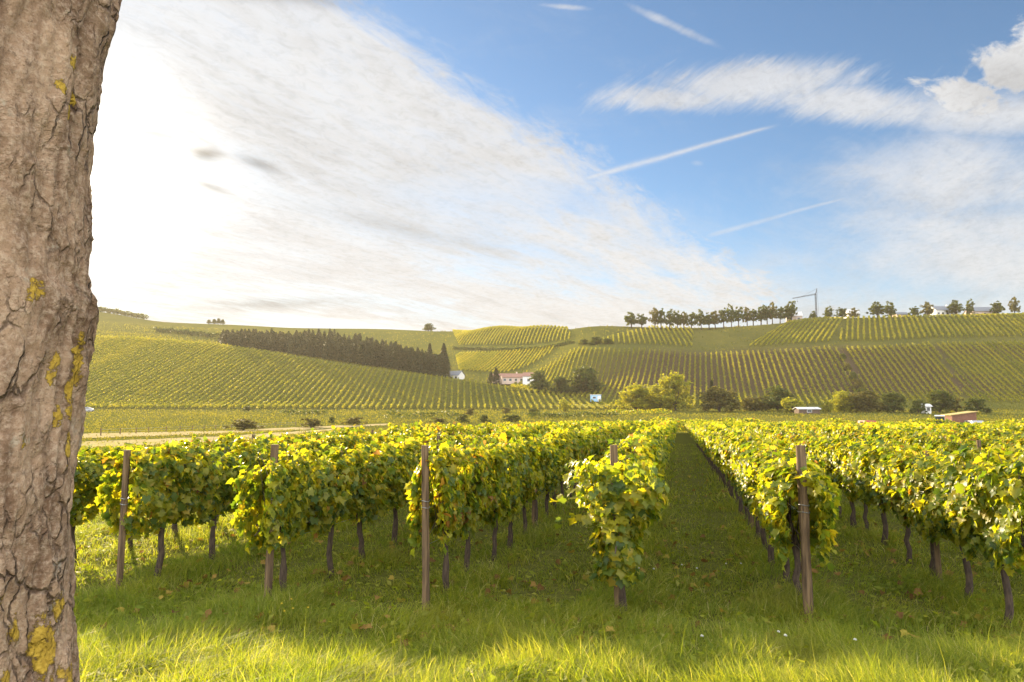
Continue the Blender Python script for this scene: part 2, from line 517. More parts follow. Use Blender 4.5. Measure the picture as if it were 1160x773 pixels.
def trunk_material():
    m, nt, out = new_mat("tree_bark_lichen")
    X.nt = nt
    tc = nt.nodes.new('ShaderNodeTexCoord')
    P = tc.outputs['Object']
    mp = nt.nodes.new('ShaderNodeMapping')
    mp.inputs['Scale'].default_value = (1, 1, 0.35)
    nt.links.new(P, mp.inputs[0])
    n1 = xnoise(mp.outputs[0], 9, 8, 0.65, 0.4)
    n2 = xnoise(P, 55, 6, 0.7)
    n3 = xnoise(P, 3.2, 6, 0.6, 0.6)
    n4 = xnoise(P, 14, 8, 0.7, 0.5)
    col = xmix(n1.ss(0.32, 0.68), (0.135, 0.075, 0.042), (0.40, 0.265, 0.165))
    n8 = xnoise(P, 130, 4, 0.7)
    col = xmix(n2.ss(0.42, 0.72) * 0.65, col, (0.54, 0.41, 0.29))
    col = xmix(n8.ss(0.50, 0.72) * 0.55, col, (0.12, 0.075, 0.045))
    col = xmix(xnoise(P, 38, 6, 0.75).ss(0.58, 0.68) * 0.6, col, (0.085, 0.052, 0.034))
    col = xmix(n4.ss(0.58, 0.66) * 0.45, col, (0.055, 0.034, 0.024))
    mp2 = nt.nodes.new('ShaderNodeMapping')
    mp2.inputs['Scale'].default_value = (1, 1, 0.42)
    wv = nt.nodes.new('ShaderNodeVectorMath')
    wv.operation = 'ADD'
    nz = nt.nodes.new('ShaderNodeTexNoise')
    nz.inputs['Scale'].default_value = 9
    nz.inputs['Detail'].default_value = 4
    nt.links.new(P, nz.inputs['Vector'])
    sc_ = nt.nodes.new('ShaderNodeVectorMath')
    sc_.operation = 'SCALE'
    sc_.inputs['Scale'].default_value = 0.10
    nt.links.new(nz.outputs['Color'], sc_.inputs[0])
    nt.links.new(P, wv.inputs[0])
    nt.links.new(sc_.outputs[0], wv.inputs[1])
    nt.links.new(wv.outputs[0], mp2.inputs[0])
    vo = nt.nodes.new('ShaderNodeTexVoronoi')
    vo.feature = 'DISTANCE_TO_EDGE'
    vo.inputs['Scale'].default_value = 17
    nt.links.new(mp2.outputs[0], vo.inputs['Vector'])
    flake = X(vo.outputs['Distance']).ss(0.0, 0.075)
    gate = n3.ss(0.42, 0.58)
    col = xmix((1.0 - flake) * gate * 0.75, col, (0.050, 0.030, 0.020))
    # pale crustose lichen
    n5 = xnoise(P, 7, 8, 0.7, 0.2)
    col = xmix((n5.ss(0.60, 0.68) * 0.5), col, (0.40, 0.36, 0.27))
    # yellow lichen: patches along the right flank and one low down, with ragged edges
    sp = nt.nodes.new('ShaderNodeSeparateXYZ')
    nt.links.new(P, sp.inputs[0])
    px, py, pz = (X(sp.outputs[i]) for i in range(3))

    def patch(x, y, z, rx, rz):
        a, b, c = (px - x) / rx, (py - y) / rx, (pz - z) / rz
        return (0.0 - (a * a + b * b + c * c)).exp()

    cov = None
    for p in LICHEN:
        q = patch(*p)
        cov = q if cov is None else cov.max(q)
    n6 = xnoise(P, 26, 7, 0.7, 0.3)
    n7 = xnoise(P, 70, 5, 0.7)
    yl = (n6 * 1.2 + n3 * 0.5 + n7 * 0.5 + cov * 0.55 - 1.30).ss(0.10, 0.22)
    yl = yl.max((n6 * 0.55 + n3 * 0.45).ss(0.64, 0.68) * 0.7)
    ycol = xmix(n2.ss(0.3, 0.7), (0.34, 0.21, 0.02), (0.52, 0.34, 0.035))
    col = xmix(yl * 0.9, col, ycol)
    pb = nt.nodes.new('ShaderNodeBsdfPrincipled')
    nt.links.new(col, pb.inputs['Base Color'])
    pb.inputs['Roughness'].default_value = 0.9
    pb.inputs['Specular IOR Level'].default_value = 0.2
    b = nt.nodes.new('ShaderNodeBump')
    b.inputs['Strength'].default_value = 1.0
    b.inputs['Distance'].default_value = 0.022
    nt.links.new((n1 * 0.5 + n2 * 0.35 + n4 * 0.5 + yl * 0.25 + flake * gate * 0.5).s, b.inputs['Height'])
    nt.links.new(b.outputs[0], pb.inputs['Normal'])
    nt.links.new(pb.outputs[0], out.inputs[0])
    return m


def ground_material():
    m, nt, out = new_mat("meadow_ground")
    X.nt = nt
    tc = nt.nodes.new('ShaderNodeTexCoord')
    P = tc.outputs['Object']
    sp = nt.nodes.new('ShaderNodeSeparateXYZ')
    nt.links.new(P, sp.inputs[0])
    px, py, pz = (X(sp.outputs[i]) for i in range(3))
    n1 = xnoise(P, 0.018, 6, 0.6, 0.4)
    n2 = xnoise(P, 0.35, 8, 0.65)
    n3 = xnoise(P, 9.0, 5, 0.7)
    # near turf
    near = xmix(n3.ss(0.3, 0.7), (0.055, 0.062, 0.012), (0.120, 0.120, 0.024))
    near = xmix(n2.ss(0.45, 0.7) * 0.5, near, (0.10, 0.085, 0.035))
    # meadow and slopes
    far = xmix(n1.ss(0.35, 0.65), (0.075, 0.078, 0.016), (0.110, 0.102, 0.020))
    far = xmix(n2.ss(0.4, 0.7) * 0.55, far, (0.050, 0.060, 0.016))
    # bare brown earth between the rows of the steep right slope
    n4 = xnoise(P, 0.012, 4, 0.55, 0.3)
    earth = (px / (py.max(1.0))).ss(0.02, 0.20) * pz.ss(6, 12) * n4.ss(0.30, 0.52) * (1.0 - pz.ss(29, 35) * 0.8)
    far = xmix(earth * 0.85, far, (0.062, 0.040, 0.028))
    col = xmix(py.ss(60, 110), near, far)
    pb = nt.nodes.new('ShaderNodeBsdfDiffuse')
    nt.links.new(col, pb.inputs['Color'])
    b = nt.nodes.new('ShaderNodeBump')
    b.inputs['Strength'].default_value = 0.6
    b.inputs['Distance'].default_value = 0.3
    nt.links.new(n2.s, b.inputs['Height'])
    nt.links.new(b.outputs[0], pb.inputs['Normal'])
    nt.links.new(pb.outputs[0], out.inputs[0])
    return m


M_ground = ground_material()
M_dry = simple_mat("dry_mown_strip", (0.34, 0.27, 0.14), (0.24, 0.20, 0.09), 0.4, 1.0, spec=0.0)

# ------------------------------------------------------------------ terrain
# columns: photo x; then foot Y, spur crest (Y,py), hollow (Y,py), terrace (Y,py), ridge (Y,py)
TC = [
    (-400, 250, 400, 372, 470, 366, 560, 358, 640, 345),
    (60, 250, 390, 376, 470, 371, 550, 362, 640, 348),
    (100, 250, 385, 380, 460, 374, 550, 364, 640, 351),
    (135, 250, 382, 381, 455, 376, 550, 366, 640, 355),
    (165, 250, 378, 383, 450, 378, 550, 371, 630, 364.5),
    (240, 252, 365, 389, 430, 386, 530, 374, 620, 366.5),
    (300, 255, 355, 398, 415, 396, 510, 382, 620, 369.5),
    (370, 258, 345, 409, 400, 407, 490, 390, 600, 371.5),
    (440, 260, 330, 419, 375, 417, 470, 397, 590, 371.5),
    (480, 261, 322, 424, 362, 424, 460, 400, 575, 373),
    (507, 262, 315, 427, 352, 429, 445, 402, 550, 371.5),
    (560, 264, 305, 435, 340, 440, 415, 402, 485, 364.5),
    (605, 264, 298, 442, 325, 446, 380, 404, 440, 363.5),
    (660, 262, 285, 452, 300, 455, 332, 392, 400, 366),
    (720, 250, 256, 461, 268, 455, 330, 394, 402, 369.5),
    (792, 245, 252, 461, 264, 453, 335, 399, 406, 370.5),
    (842, 243, 250, 461, 262, 452, 326, 397, 397, 368),
    (897, 240, 247, 461, 259, 451, 318, 394, 384, 363),
    (942, 240, 247, 461, 258, 451, 312, 391, 374, 359),
    (1002, 240, 247, 461, 257, 450, 310, 390, 373, 358),
    (1052, 240, 247, 461, 257, 450, 308, 387, 374, 357),
    (1160, 240, 247, 461, 257, 450, 310, 385.5, 376, 355),
    (1600, 245, 252, 461, 262, 450, 318, 382, 388, 352),
]
SG = np.linspace(-1.7, 1.7, 681)
YG = np.arange(0, 1402, 2.0)


def smooth1(a, sig, axis):
    r = int(3 * sig)
    k = np.exp(-0.5 * (np.arange(-r, r + 1) / sig) ** 2)
    k /= k.sum()
    pad = [(0, 0), (0, 0)]
    pad[axis] = (r, r)
    b = np.pad(a, pad, mode='edge')
    return np.apply_along_axis(lambda q: np.convolve(q, k, mode='valid'), axis, b)


def terrain_grid():
    cols_s, prof = [], []
    for c in TC:
        px = c[0]
        ys, zs = [0, 25], [0, 0]
        s0 = (px - CX) / FPX
        if px > 800:
            ys.append(55); zs.append(-0.60)
        ys.append(130); zs.append(-1.3 if px > 500 else -1.1)
        def add(Y, py):
            t = (math.sin(PITCH) + (CY - py) / FPX * math.cos(PITCH)) / (math.cos(PITCH) - (CY - py) / FPX * math.sin(PITCH))
            ys.append(Y); zs.append(CAM_H + t * Y)
        add(c[1], 464.0)
        for i in (2, 4, 6, 8):
            add(c[i], c[i + 1])
        z5 = zs[-1]
        ys += [c[8] + 40, c[8] + 120, 1400]
        zs += [z5 - 1.0, z5 - 8, z5 - 40]
        cols_s.append(s0 / 1.0)
        prof.append(np.interp(YG, ys, zs))
    cols_s = np.array(cols_s)
    prof = np.array(prof)
    g = np.empty((len(SG), len(YG)))
    for j in range(len(YG)):
        g[:, j] = np.interp(SG, cols_s, prof[:, j])
    g = smooth1(g, 3.0, 1)
    g = smooth1(g, 6.0, 0)
    return g


TG = terrain_grid()


def smoothstep(x):
    x = np.clip(x, 0, 1)
    return x * x * (3 - 2 * x)


def zt(Xw, Yw):
    """ground height (vectorised)"""
    Xw = np.asarray(Xw, float)
    Yw = np.asarray(Yw, float)
    Yc = np.clip(Yw, 2.0, 1399)
    s = np.clip(Xw / Yc, -1.69, 1.69)
    fi = (s + 1.7) / (SG[1] - SG[0])
    fj = Yc / 2.0
    i = np.clip(fi.astype(int), 0, len(SG) - 2)
    j = np.clip(fj.astype(int), 0, len(YG) - 2)
    a, b = fi - i, fj - j
    z = TG[i, j] * (1 - a) * (1 - b) + TG[i + 1, j] * a * (1 - b) + TG[i, j + 1] * (1 - a) * b + TG[i + 1, j + 1] * a * b
    z = np.where(Yw < 20, 0.0, z)
    # the bank the photographer stands on, and small unevenness near by
    z = z + 0.60 * (1 - smoothstep((Yw - 3.4) / 4.0))
    z = z + 0.035 * np.sin(Xw * 1.3 + 0.7 * np.sin(Yw * 0.9)) * np.sin(Yw * 1.1 + 1.0) * (Yw < 60)
    return z


def zt1(x, y):
    return float(zt(np.array([x]), np.array([y]))[0])


def hit(px, py, y0=3.0, y1=900):
    s, t = ray(px, py)
    ys = np.arange(y0, y1, 0.25)
    below = (CAM_H + t * ys) <= zt(s * ys, ys)
    k = np.argmax(below) if below.any() else len(ys) - 1
    return s * ys[k], ys[k]


def at(px, Y, py=465):
    s, _ = ray(px, py)
    return s * Y, Y


def project(Xw, Yw, Zw):
    Zr = Zw - CAM_H
    f = Yw * math.cos(PITCH) + Zr * math.sin(PITCH)
    u = -Yw * math.sin(PITCH) + Zr * math.cos(PITCH)
    return CX + FPX * Xw / f, CY - FPX * u / f


def build_ground():
    def spread(parts):
        out = []
        for a, b, st in parts:
            out += list(np.arange(a, b, st))
        return np.array(out)
    xp = spread([(0, 20, 0.4), (20, 60, 1.6), (60, 260, 2.5), (260, 500, 12), (500, 1800, 65)])
    xs = np.concatenate([-xp[::-1][:-1], xp])
    ys = np.concatenate([np.arange(-400, -10, 30), spread([(-10, 14, 0.25), (14, 60, 1.0), (60, 230, 3), (230, 420, 2.0), (420, 680, 4), (680, 1800, 40)])])
    gx, gy = np.meshgrid(xs, ys)
    z = zt(gx, gy)
    n, mcols = gx.shape
    v = np.stack([gx.ravel(), gy.ravel(), z.ravel()], 1)
    idx = np.arange(n * mcols).reshape(n, mcols)
    f = np.stack([idx[:-1, :-1].ravel(), idx[:-1, 1:].ravel(), idx[1:, 1:].ravel(), idx[1:, :-1].ravel()], 1)
    o = link(bpy.data.objects.new("ground", np_mesh("ground", v, f, M_ground, True)))
    tag(o, kind='structure')


build_ground()


STRIPS = []


def strip(name, top, bot, mat, n=60, m=8, lift=0.05):
    STRIPS.append((top, bot))
    tx = np.linspace(top[0][0], top[-1][0], n)
    bx = np.linspace(bot[0][0], bot[-1][0], n)
    ty = np.interp(tx, [p[0] for p in top], [p[1] for p in top])
    by = np.interp(bx, [p[0] for p in bot], [p[1] for p in bot])
    vs = []
    for i in range(n):
        a = hit(tx[i], ty[i] + random.uniform(-.25, .25))
        b = hit(bx[i], by[i] + random.uniform(-.3, .3))
        for k in range(m):
            w = k / (m - 1)
            x, y = a[0] * (1 - w) + b[0] * w, a[1] * (1 - w) + b[1] * w
            vs.append((x, y, zt1(x, y) + lift))
    fs = [(i * m + k, (i + 1) * m + k, (i + 1) * m + k + 1, i * m + k + 1) for i in range(n - 1) for k in range(m - 1)]
    o = link(bpy.data.objects.new(name, np_mesh(name, np.array(vs), np.array(fs), mat, True)))
    return tag(o, kind='structure')


strip("dry_path", [(20, 493), (250, 488.5), (440, 480)], [(20, 500), (250, 492), (440, 482)], M_dry)
strip("dry_path", [(20, 504), (250, 495), (380, 486)], [(20, 514), (250, 502), (380, 488)], M_dry)

# ------------------------------------------------------------------ leaf geometry
LEAF_OUT = np.array([(0, 0.10), (0.20, -0.10), (0.50, 0.10), (0.42, 0.34), (0.56, 0.60), (0.27, 0.66), (0.0, 1.02), (-0.27, 0.66), (-0.56, 0.60), (-0.42, 0.34), (-0.50, 0.10), (-0.20, -0.10)])


def frames(nrm, tip):
    nrm = nrm / np.linalg.norm(nrm, axis=1, keepdims=True)
    tip = tip - nrm * (tip * nrm).sum(1, keepdims=True)
    tip = tip / np.maximum(np.linalg.norm(tip, axis=1, keepdims=True), 1e-6)
    side = np.cross(tip, nrm)
    return side, tip, nrm


def grape_leaves(pos, nrm, tip, size):
    """12 triangles a leaf: five lobes, folded on the midrib and curled"""
    n = len(pos)
    side, tip, nrm = frames(nrm, tip)
    lx = np.concatenate([[0.0], LEAF_OUT[:, 0]])
    ly = np.concatenate([[0.40], LEAF_OUT[:, 1]])
    fold = rng.uniform(0.05, 0.45, n)[:, None]
    curl = rng.uniform(-0.1, 0.55, n)[:, None]
    wob = rng.normal(0, 0.05, (n, 13))
    lz = fold * np.abs(lx)[None] - curl * (ly[None] - 0.2) ** 2 + wob
    LX = np.broadcast_to(lx, (n, 13)) * (1 + rng.normal(0, 0.07, (n, 13)))
    LY = np.broadcast_to(ly, (n, 13))
    v = pos[:, None, :] + size[:, None, None] * (LX[..., None] * side[:, None] + LY[..., None] * tip[:, None] + lz[..., None] * nrm[:, None])
    tri = np.array([(0, 1 + k, 1 + (k + 1) % 12) for k in range(12)])
    f = (np.arange(n) * 13)[:, None, None] + tri[None]
    return v.reshape(-1, 3), f.reshape(-1, 3)


def quad_leaves(pos, nrm, tip, size, wide=0.8):
    """a bent diamond per leaf (two quads sharing the midrib would be four-sided each; one quad here)"""
    n = len(pos)
    side, tip, nrm = frames(nrm, tip)
    bend = rng.uniform(-0.25, 0.25, n)[:, None, None]
    s = size[:, None, None]
    base = np.array([(0, -0.5, 0), (0.5 * wide, 0.0, 1), (0, 0.55, 0), (-0.5 * wide, 0.05, 1)])
    v = pos[:, None, :] + s * (base[None, :, 0:1] * side[:, None] + base[None, :, 1:2] * tip[:, None] + bend * base[None, :, 2:3] * nrm[:, None])
    f = (np.arange(n) * 4)[:, None] + np.arange(4)[None]
    return v.reshape(-1, 3), f


def rand_dirs(n):
    d = rng.normal(size=(n, 3))
    return d / np.linalg.norm(d, axis=1, keepdims=True)


def vine_cloud(n, low=0.62, high=1.86, hw=0.23, half=0.74, shoots=6):
    """leaf positions, normals, tips of one vine trained to a wire; row runs along local y"""
    side = np.where(rng.random(n) < 0.5, 1.0, -1.0)
    u = rng.random(n)
    z = low + (high - low) * u ** 0.9
    y = rng.uniform(-half, half, n)
    ph = rng.uniform(0, 6.28, 4)
    edge = 0.12 * np.sin(y * 5.1 + ph[0]) + 0.08 * np.sin(y * 11 + ph[1])
    z = np.where(u < 0.18, z + np.maximum(edge, -.06) * 1.2, z)
    z = np.where(u > 0.85, z + edge * 0.7, z)
    h = (z - low) / (high - low)
    w = hw * (0.62 + 0.5 * np.sin(np.clip(h, 0, 1) * 2.7)) * (1 + 0.25 * np.sin(y * 6 + z * 5 + ph[2]) + 0.18 * np.sin(z * 11 + y * 3 + ph[3]))
    x = side * w * np.sqrt(rng.uniform(0.25, 1.15, n))
    top = (h > 0.88)
    pos = np.stack([x, y, z], 1)
    out = np.stack([side, np.zeros(n), 0.35 + 1.3 * top], 1)
    nrm = out + rng.normal(0, 0.45, (n, 3))
    tip = np.stack([side * 0.45, np.zeros(n), -np.ones(n)], 1) + rng.normal(0, 0.5, (n, 3))
    P, N, T = [pos], [nrm], [tip]
    for k in range(shoots):
        m = rng.integers(6, 11)
        y0, x0 = rng.uniform(-half, half), rng.uniform(-0.12, 0.12)
        q = np.linspace(0, 1, m)
        L = rng.uniform(0.10, 0.26)
        lean = rng.normal(0, 0.35, 2)
        P.append(np.stack([x0 + lean[0] * L * q, y0 + lean[1] * L * q, high - 0.08 + L * q], 1) + rng.normal(0, 0.03, (m, 3)))
        N.append(rng.normal(0, 0.6, (m, 3)) + np.array([0, 0, 0.6]))
        T.append(rng.normal(0, 0.7, (m, 3)) + np.array([0, 0, -0.3]))
    return np.concatenate(P), np.concatenate(N), np.concatenate(T)


def vine_foliage_mesh(n, lo, hi, **kw):
    p, nr, tp = vine_cloud(n, **kw)
    sz = rng.uniform(lo, hi, len(p))
    v, f = grape_leaves(p, nr, tp, sz)
    return np_mesh("foliage", v, f, M_vine)


def column_foliage_mesh(n):
    """the vine at a row end that wraps its post on every side"""
    a = rng.uniform(0, 6.283, n)
    z = .50 + 1.36 * rng.random(n)
    r = (.20 + .10 * np.sin(z * 4.1 + 1) + .07 * np.sin(a * 3 + z * 6)) * np.sqrt(rng.uniform(.3, 1.5, n)) * np.where(z < .75, .6, 1.0) + .03
    p = np.stack([np.cos(a) * r * 1.15, np.sin(a) * r * 1.3 - .10, z], 1)
    nr = np.stack([np.cos(a), np.sin(a), np.full(n, .4)], 1) + rng.normal(0, .4, (n, 3))
    tp = np.stack([np.cos(a) * .4, np.sin(a) * .4, -np.ones(n)], 1) + rng.normal(0, .5, (n, 3))
    # two long shoots that stick out to the side
    for sx, zz in ((-1, .98), (-1, 1.25)):
        q = np.linspace(0, 1, 12)
        p = np.concatenate([p, np.stack([sx * (.2 + .42 * q), -.1 + .1 * q, zz + .18 * np.sin(q * 2.5)], 1) + rng.normal(0, .03, (12, 3))])
        nr = np.concatenate([nr, rng.normal(0, .5, (12, 3)) + np.array([0, -.7, .5])])
        tp = np.concatenate([tp, rng.normal(0, .5, (12, 3)) + np.array([sx * .4, 0, -.6])])
    v, f = grape_leaves(p, nr, tp, rng.uniform(.05, .125, len(p)))
    return np_mesh("foliage", v, f, M_vine)


def vine_trunk_mesh():
    m = MB()
    x, y = 0.0, 0.0
    pts, rad = [], []
    lean = random.uniform(-0.16, 0.16)
    for i in range(8):
        h = i / 7
        pts.append((random.uniform(-.02, .02), lean * (h - 0.2) + random.uniform(-.018, .018), -0.05 + 0.92 * h))
        rad.append(0.040 * (1.15 - 0.45 * h) * random.uniform(0.85, 1.15) + (0.010 if i in (0, 6) else 0))
    m.tube(pts, rad, 9, jitter=0.14)
    hx, hy, hz = pts[-1]
    for s_ in (-1, 1):      # the two bent canes and some upright shoots
        m.tube([(hx, hy, hz - .05), (0.02, hy + s_ * .12, hz + .10), (0, hy + s_ * .38, hz + .07), (0, hy + s_ * .58, hz - .02)], [.016, .013, .010, .006], 6)
    for k in range(5):
        yy = random.uniform(-.5, .5)
        m.tube([(0, yy, hz), (random.uniform(-.1, .1), yy + random.uniform(-.08, .08), hz + .5), (random.uniform(-.14, .14), yy + random.uniform(-.1, .1), hz + .95)], [.006, .005, .003], 5)
    return m.mesh("trunk", M_vinewood, True)


NVAR = 12
near_fol = [vine_foliage_mesh(2000, 0.045, 0.120, high=random.uniform(1.66, 1.78), low=random.uniform(0.66, 0.82)) for _ in range(NVAR)]
mid_fol = [vine_foliage_mesh(1000, 0.085, 0.14, high=random.uniform(1.64, 1.76), low=random.uniform(0.66, 0.80)) for _ in range(8)]
column_fol = column_foliage_mesh(1500)
trunks = [vine_trunk_mesh() for _ in range(8)]

# ------------------------------------------------------------------ the near vineyard
ROW_DIR = R(13.7)
UX, UY = math.sin(ROW_DIR), math.cos(ROW_DIR)
STARTS = {-4: (-7.0, 9.2), -3: (-4.96, 8.9), -2: (-2.86, 8.26), -1: (-0.98, 8.08), 0: (1.20, 7.95), 1: (3.21, 7.65), 2: (5.10, 7.05)}
for j in range(3, 34):
    STARTS[j] = (5.10 + 2.06 * (j - 2), 7.05 + 0.1 * math.sin(j * 1.7))
STEP = 1.12


def far_end(j):
    """how far along the row it runs: the block's far edge comes nearer towards the right"""
    if j < -2:
        return 88
    if j <= 1:
        return 112
    return max(46, 112 - 2.6 * (j - 1))


all_vines = []          # (depth, row, index, x, y)
for j, (x0, y0) in STARTS.items():
    L = far_end(j)
    n = int((L - 0.45) / STEP)
    for i in range(n):
        d = (0.62 if j in (-3, -1, 1) else 0.02 if j == 0 else 0.34) + i * STEP + random.uniform(-.1, .1)
        x, y = x0 + UX * d + random.uniform(-.03, .03), y0 + UY * d
        all_vines.append((y, j, i, x, y))
inview = [v for v in all_vines if abs(v[3] / v[0]) < 0.80 and v[3] / v[0] > -0.72]
inview.sort()
chosen = {(v[1], v[2]) for v in inview[:296]}

ROWNAME = {
    -4: "in the row that starts hidden behind the big tree trunk",
    -3: "in the row behind the leftmost end post",
    -2: "in the row behind the leaf-covered second end post",
    -1: "in the row behind the tall bare post left of the grass aisle",
    0: "in the row along the left edge of the open grass aisle",
    1: "in the row along the right edge of the open grass aisle",
    2: "in the first row beyond the bare post right of the aisle",
    3: "in the second row beyond the bare post right of the aisle",
    4: "in the third row beyond the bare post right of the aisle",
    5: "in the fourth row beyond the bare post right of the aisle",
}
FIRST = {
    -4: "green grapevine with its trunk in the grass just right of the big tree trunk",
    -3: "backlit green grapevine tied up beside the leftmost brown end post",
    -2: "bushy yellow-green grapevine whose leaves hide the second end post from the left",
    -1: "dark green grapevine right behind the tall bare post left of the aisle",
    0: "full round grapevine facing the viewer at the row end left of the aisle",
    1: "yellow sunlit grapevine leaning on the bare wooden post right of the aisle",
    2: "bright yellow grapevine with dark bare trunk ending its row at the right picture edge",
}


def add_vine(j, i, x, y, k):
    o = empty("grapevine", (x, y, zt1(x, y)), -ROW_DIR + (math.pi if random.random() < .5 else 0) + random.uniform(-.05, .05))
    sc = random.uniform(0.92, 1.03)
    o.scale = (random.uniform(.9, 1.15), 1.0, sc)
    if i == 0 and j in FIRST:
        lab, grp = FIRST[j], "grapevines at the near row ends"
    else:
        lab = "leafy grapevine " + ROWNAME.get(j, "in the rows further right of the aisle, seen over the nearer rows")
        if j in FIRST:
            lab = lab.replace("leafy grapevine", "leafy grapevine behind the first one")
        lab = " ".join(lab.split()[:16])
        grp = "vines " + ROWNAME.get(j, "in the rows further right of the aisle")
    tag(o, lab, "grapevine", grp[:110])
    fol = near_fol[random.randrange(NVAR)] if y < 19 else mid_fol[random.randrange(8)]
    if j == 0 and i == 0:
        fol = column_fol
        o.rotation_euler.z = -ROW_DIR
    link(bpy.data.objects.new("foliage", fol), o)
    link(bpy.data.objects.new("trunk", trunks[random.randrange(8)]), o)
    return o


def add_vines():
    fv, ff, fn = [], [], 0
    tb = MB()
    for (d, j, i, x, y) in sorted(all_vines):
        if (j, i) in chosen:
            add_vine(j, i, x, y, 0)
            continue
        if abs(x / y) > 1.6 or x < -16:
            continue
        n, sz = (560, .16) if y < 30 else (260, .22) if y < 50 else (110, .32)
        p, nr, tp = vine_cloud(n, high=random.uniform(1.62, 1.74), shoots=4 if y < 60 else 3)
        c, s_ = math.cos(-ROW_DIR), math.sin(-ROW_DIR)
        rot = np.array([[c, -s_, 0], [s_, c, 0], [0, 0, 1]])
        p, nr, tp = p @ rot.T, nr @ rot.T, tp @ rot.T
        p = p * np.array([1, 1, random.uniform(.94, 1.05)]) + np.array([x, y, zt1(x, y)])
        v, f = quad_leaves(p, nr, tp, rng.uniform(sz * .7, sz * 1.25, len(p)), 0.95)
        fv.append(v); ff.append(f + fn); fn += len(v)
        if y < 60:
            z = zt1(x, y)
            tb.tube([(x, y, z - .05), (x + random.uniform(-.04, .04), y, z + .45), (x, y + .03, z + .95)], [.042, .036, .03], 6, cap=False)
    o = link(bpy.data.objects.new("far_vines", np_mesh("far_vines", np.concatenate(fv), np.concatenate(ff), M_vinefar)))
    tag(o, "mass of yellow-green vines filling the back of the flat vineyard", "vines", kind='stuff')
    tb.build("vine_trunks", M_vinewood, o)


add_vines()


def make_post(h, r, lean=(0, 0), tie=True, wires=False):
    m = MB()
    pts = [(lean[0] * q, lean[1] * q, -0.1 + (h + .1) * q) for q in np.linspace(0, 1, 9)]
    m.tube(pts, [r * random.uniform(.94, 1.05) * (1.05 if q < .2 else 1) for q in np.linspace(0, 1, 9)], 12, jitter=0.05)
    o = m.build("vine_post", M_post, smooth=False)
    if tie:
        for zz in (0.62, 0.66):
            t = MB()
            hz = h * zz
            t.tube([(lean[0] * zz + math.cos(a) * (r * 1.16), lean[1] * zz + math.sin(a) * (r * 1.16), hz + .006 * math.sin(a * 2)) for a in np.linspace(0, 6.28318, 15)], .004, 5, cap=False)
            t.build("wire_tie", M_wire, o)
    if wires:
        for zz in (0.72, 1.14, 1.55):
            t = MB()
            q = zz / h
            t.tube([(lean[0] * q, lean[1] * q + r, zz), (UX * 3, UY * 3, zz - .025), (UX * 6, UY * 6, zz), (UX * 12, UY * 12, zz - .02)], .0022, 4, cap=False)
            t.build("trellis_wire", M_wire, o)
    return o


POSTS = [
    (-3, 1.80, .040, (0.00, 0.0), "leftmost brown wooden end post standing clear of the vine leaves"),
    (-2, 1.88, .045, (0.02, 0.0), "wooden end post half hidden in leaves, second from the left"),
    (-1, 1.87, .043, (-0.04, 0.0), "tall bare wooden end post left of the aisle with paler lower half"),
    (0, 1.90, .045, (-0.03, 0.0), "wooden end post buried in the round leafy vine left of the aisle"),
    (1, 1.90, .052, (-0.01, 0.0), "thick bare brown wooden end post right of the open grass aisle"),
]
for j, h, r, lean, lab in POSTS:
    x, y = STARTS[j]
    o = make_post(h, r, lean, True, True)
    o.location = (x, y, zt1(x, y))
    tag(o, lab, "post", "end posts of the vine rows")
# props within the rows
inner = make_post(1.78, .035, (0.0, 0.0), False)
first = True
for j in range(-4, 6):
    x0, y0 = STARTS[j]
    for q in range(1, 5):
        d = 5.9 * q - (1.2 if j == 2 else 0.0) * 3
        x, y = x0 + UX * d, y0 + UY * d
        o = inner if first else copy_tree(inner)
        first = False
        o.location = (x, y, zt1(x, y))
        o.rotation_euler = (random.uniform(-.03, .03), random.uniform(-.03, .03), random.uniform(0, 6))
        tag(o, "grey-brown wooden trellis post within the leaves of a vine row", "post", "trellis posts inside the rows")

# ------------------------------------------------------------------ grass


def blades(n, xy, hgt, width, lean, segs=3):
    m = len(xy)
    x, y = xy[:, 0], xy[:, 1]
    z = zt(x, y) - 0.01
    ang = rng.uniform(0, 6.283, m)
    # neighbours lean together, as wind and footsteps leave them
    fld = 2.2 * np.sin(x * 0.9 + 1.7 * np.sin(y * 0.7)) + 1.6 * np.sin(y * 1.9 + x * 0.6)
    ang = np.where(rng.random(m) < 0.42, fld + rng.normal(0, 0.6, m), ang)
    d = np.stack([np.cos(ang), np.sin(ang), np.zeros(m)], 1)
    face = ang + rng.normal(0, 0.7, m) + 1.57
    w = np.stack([np.cos(face), np.sin(face), np.zeros(m)], 1)
    V = []
    for k in range(segs + 1):
        q = k / segs
        c = np.stack([x, y, z], 1) + d * (hgt * lean * q ** 2)[:, None]
        c[:, 2] += hgt * (q - 0.42 * np.minimum(lean, 1.3) * q ** 2.2)
        ww = (width * (1 - q ** 1.6) + 0.0004)[:, None] * 0.5
        V += [c - w * ww, c + w * ww]
    V = np.stack(V, 1)
    k2 = 2 * (segs + 1)
    f = np.array([(2 * k, 2 * k + 1, 2 * k + 3, 2 * k + 2) for k in range(segs)])
    F = (np.arange(m) * k2)[:, None, None] + f[None]
    return V.reshape(-1, 3), F.reshape(-1, 4)


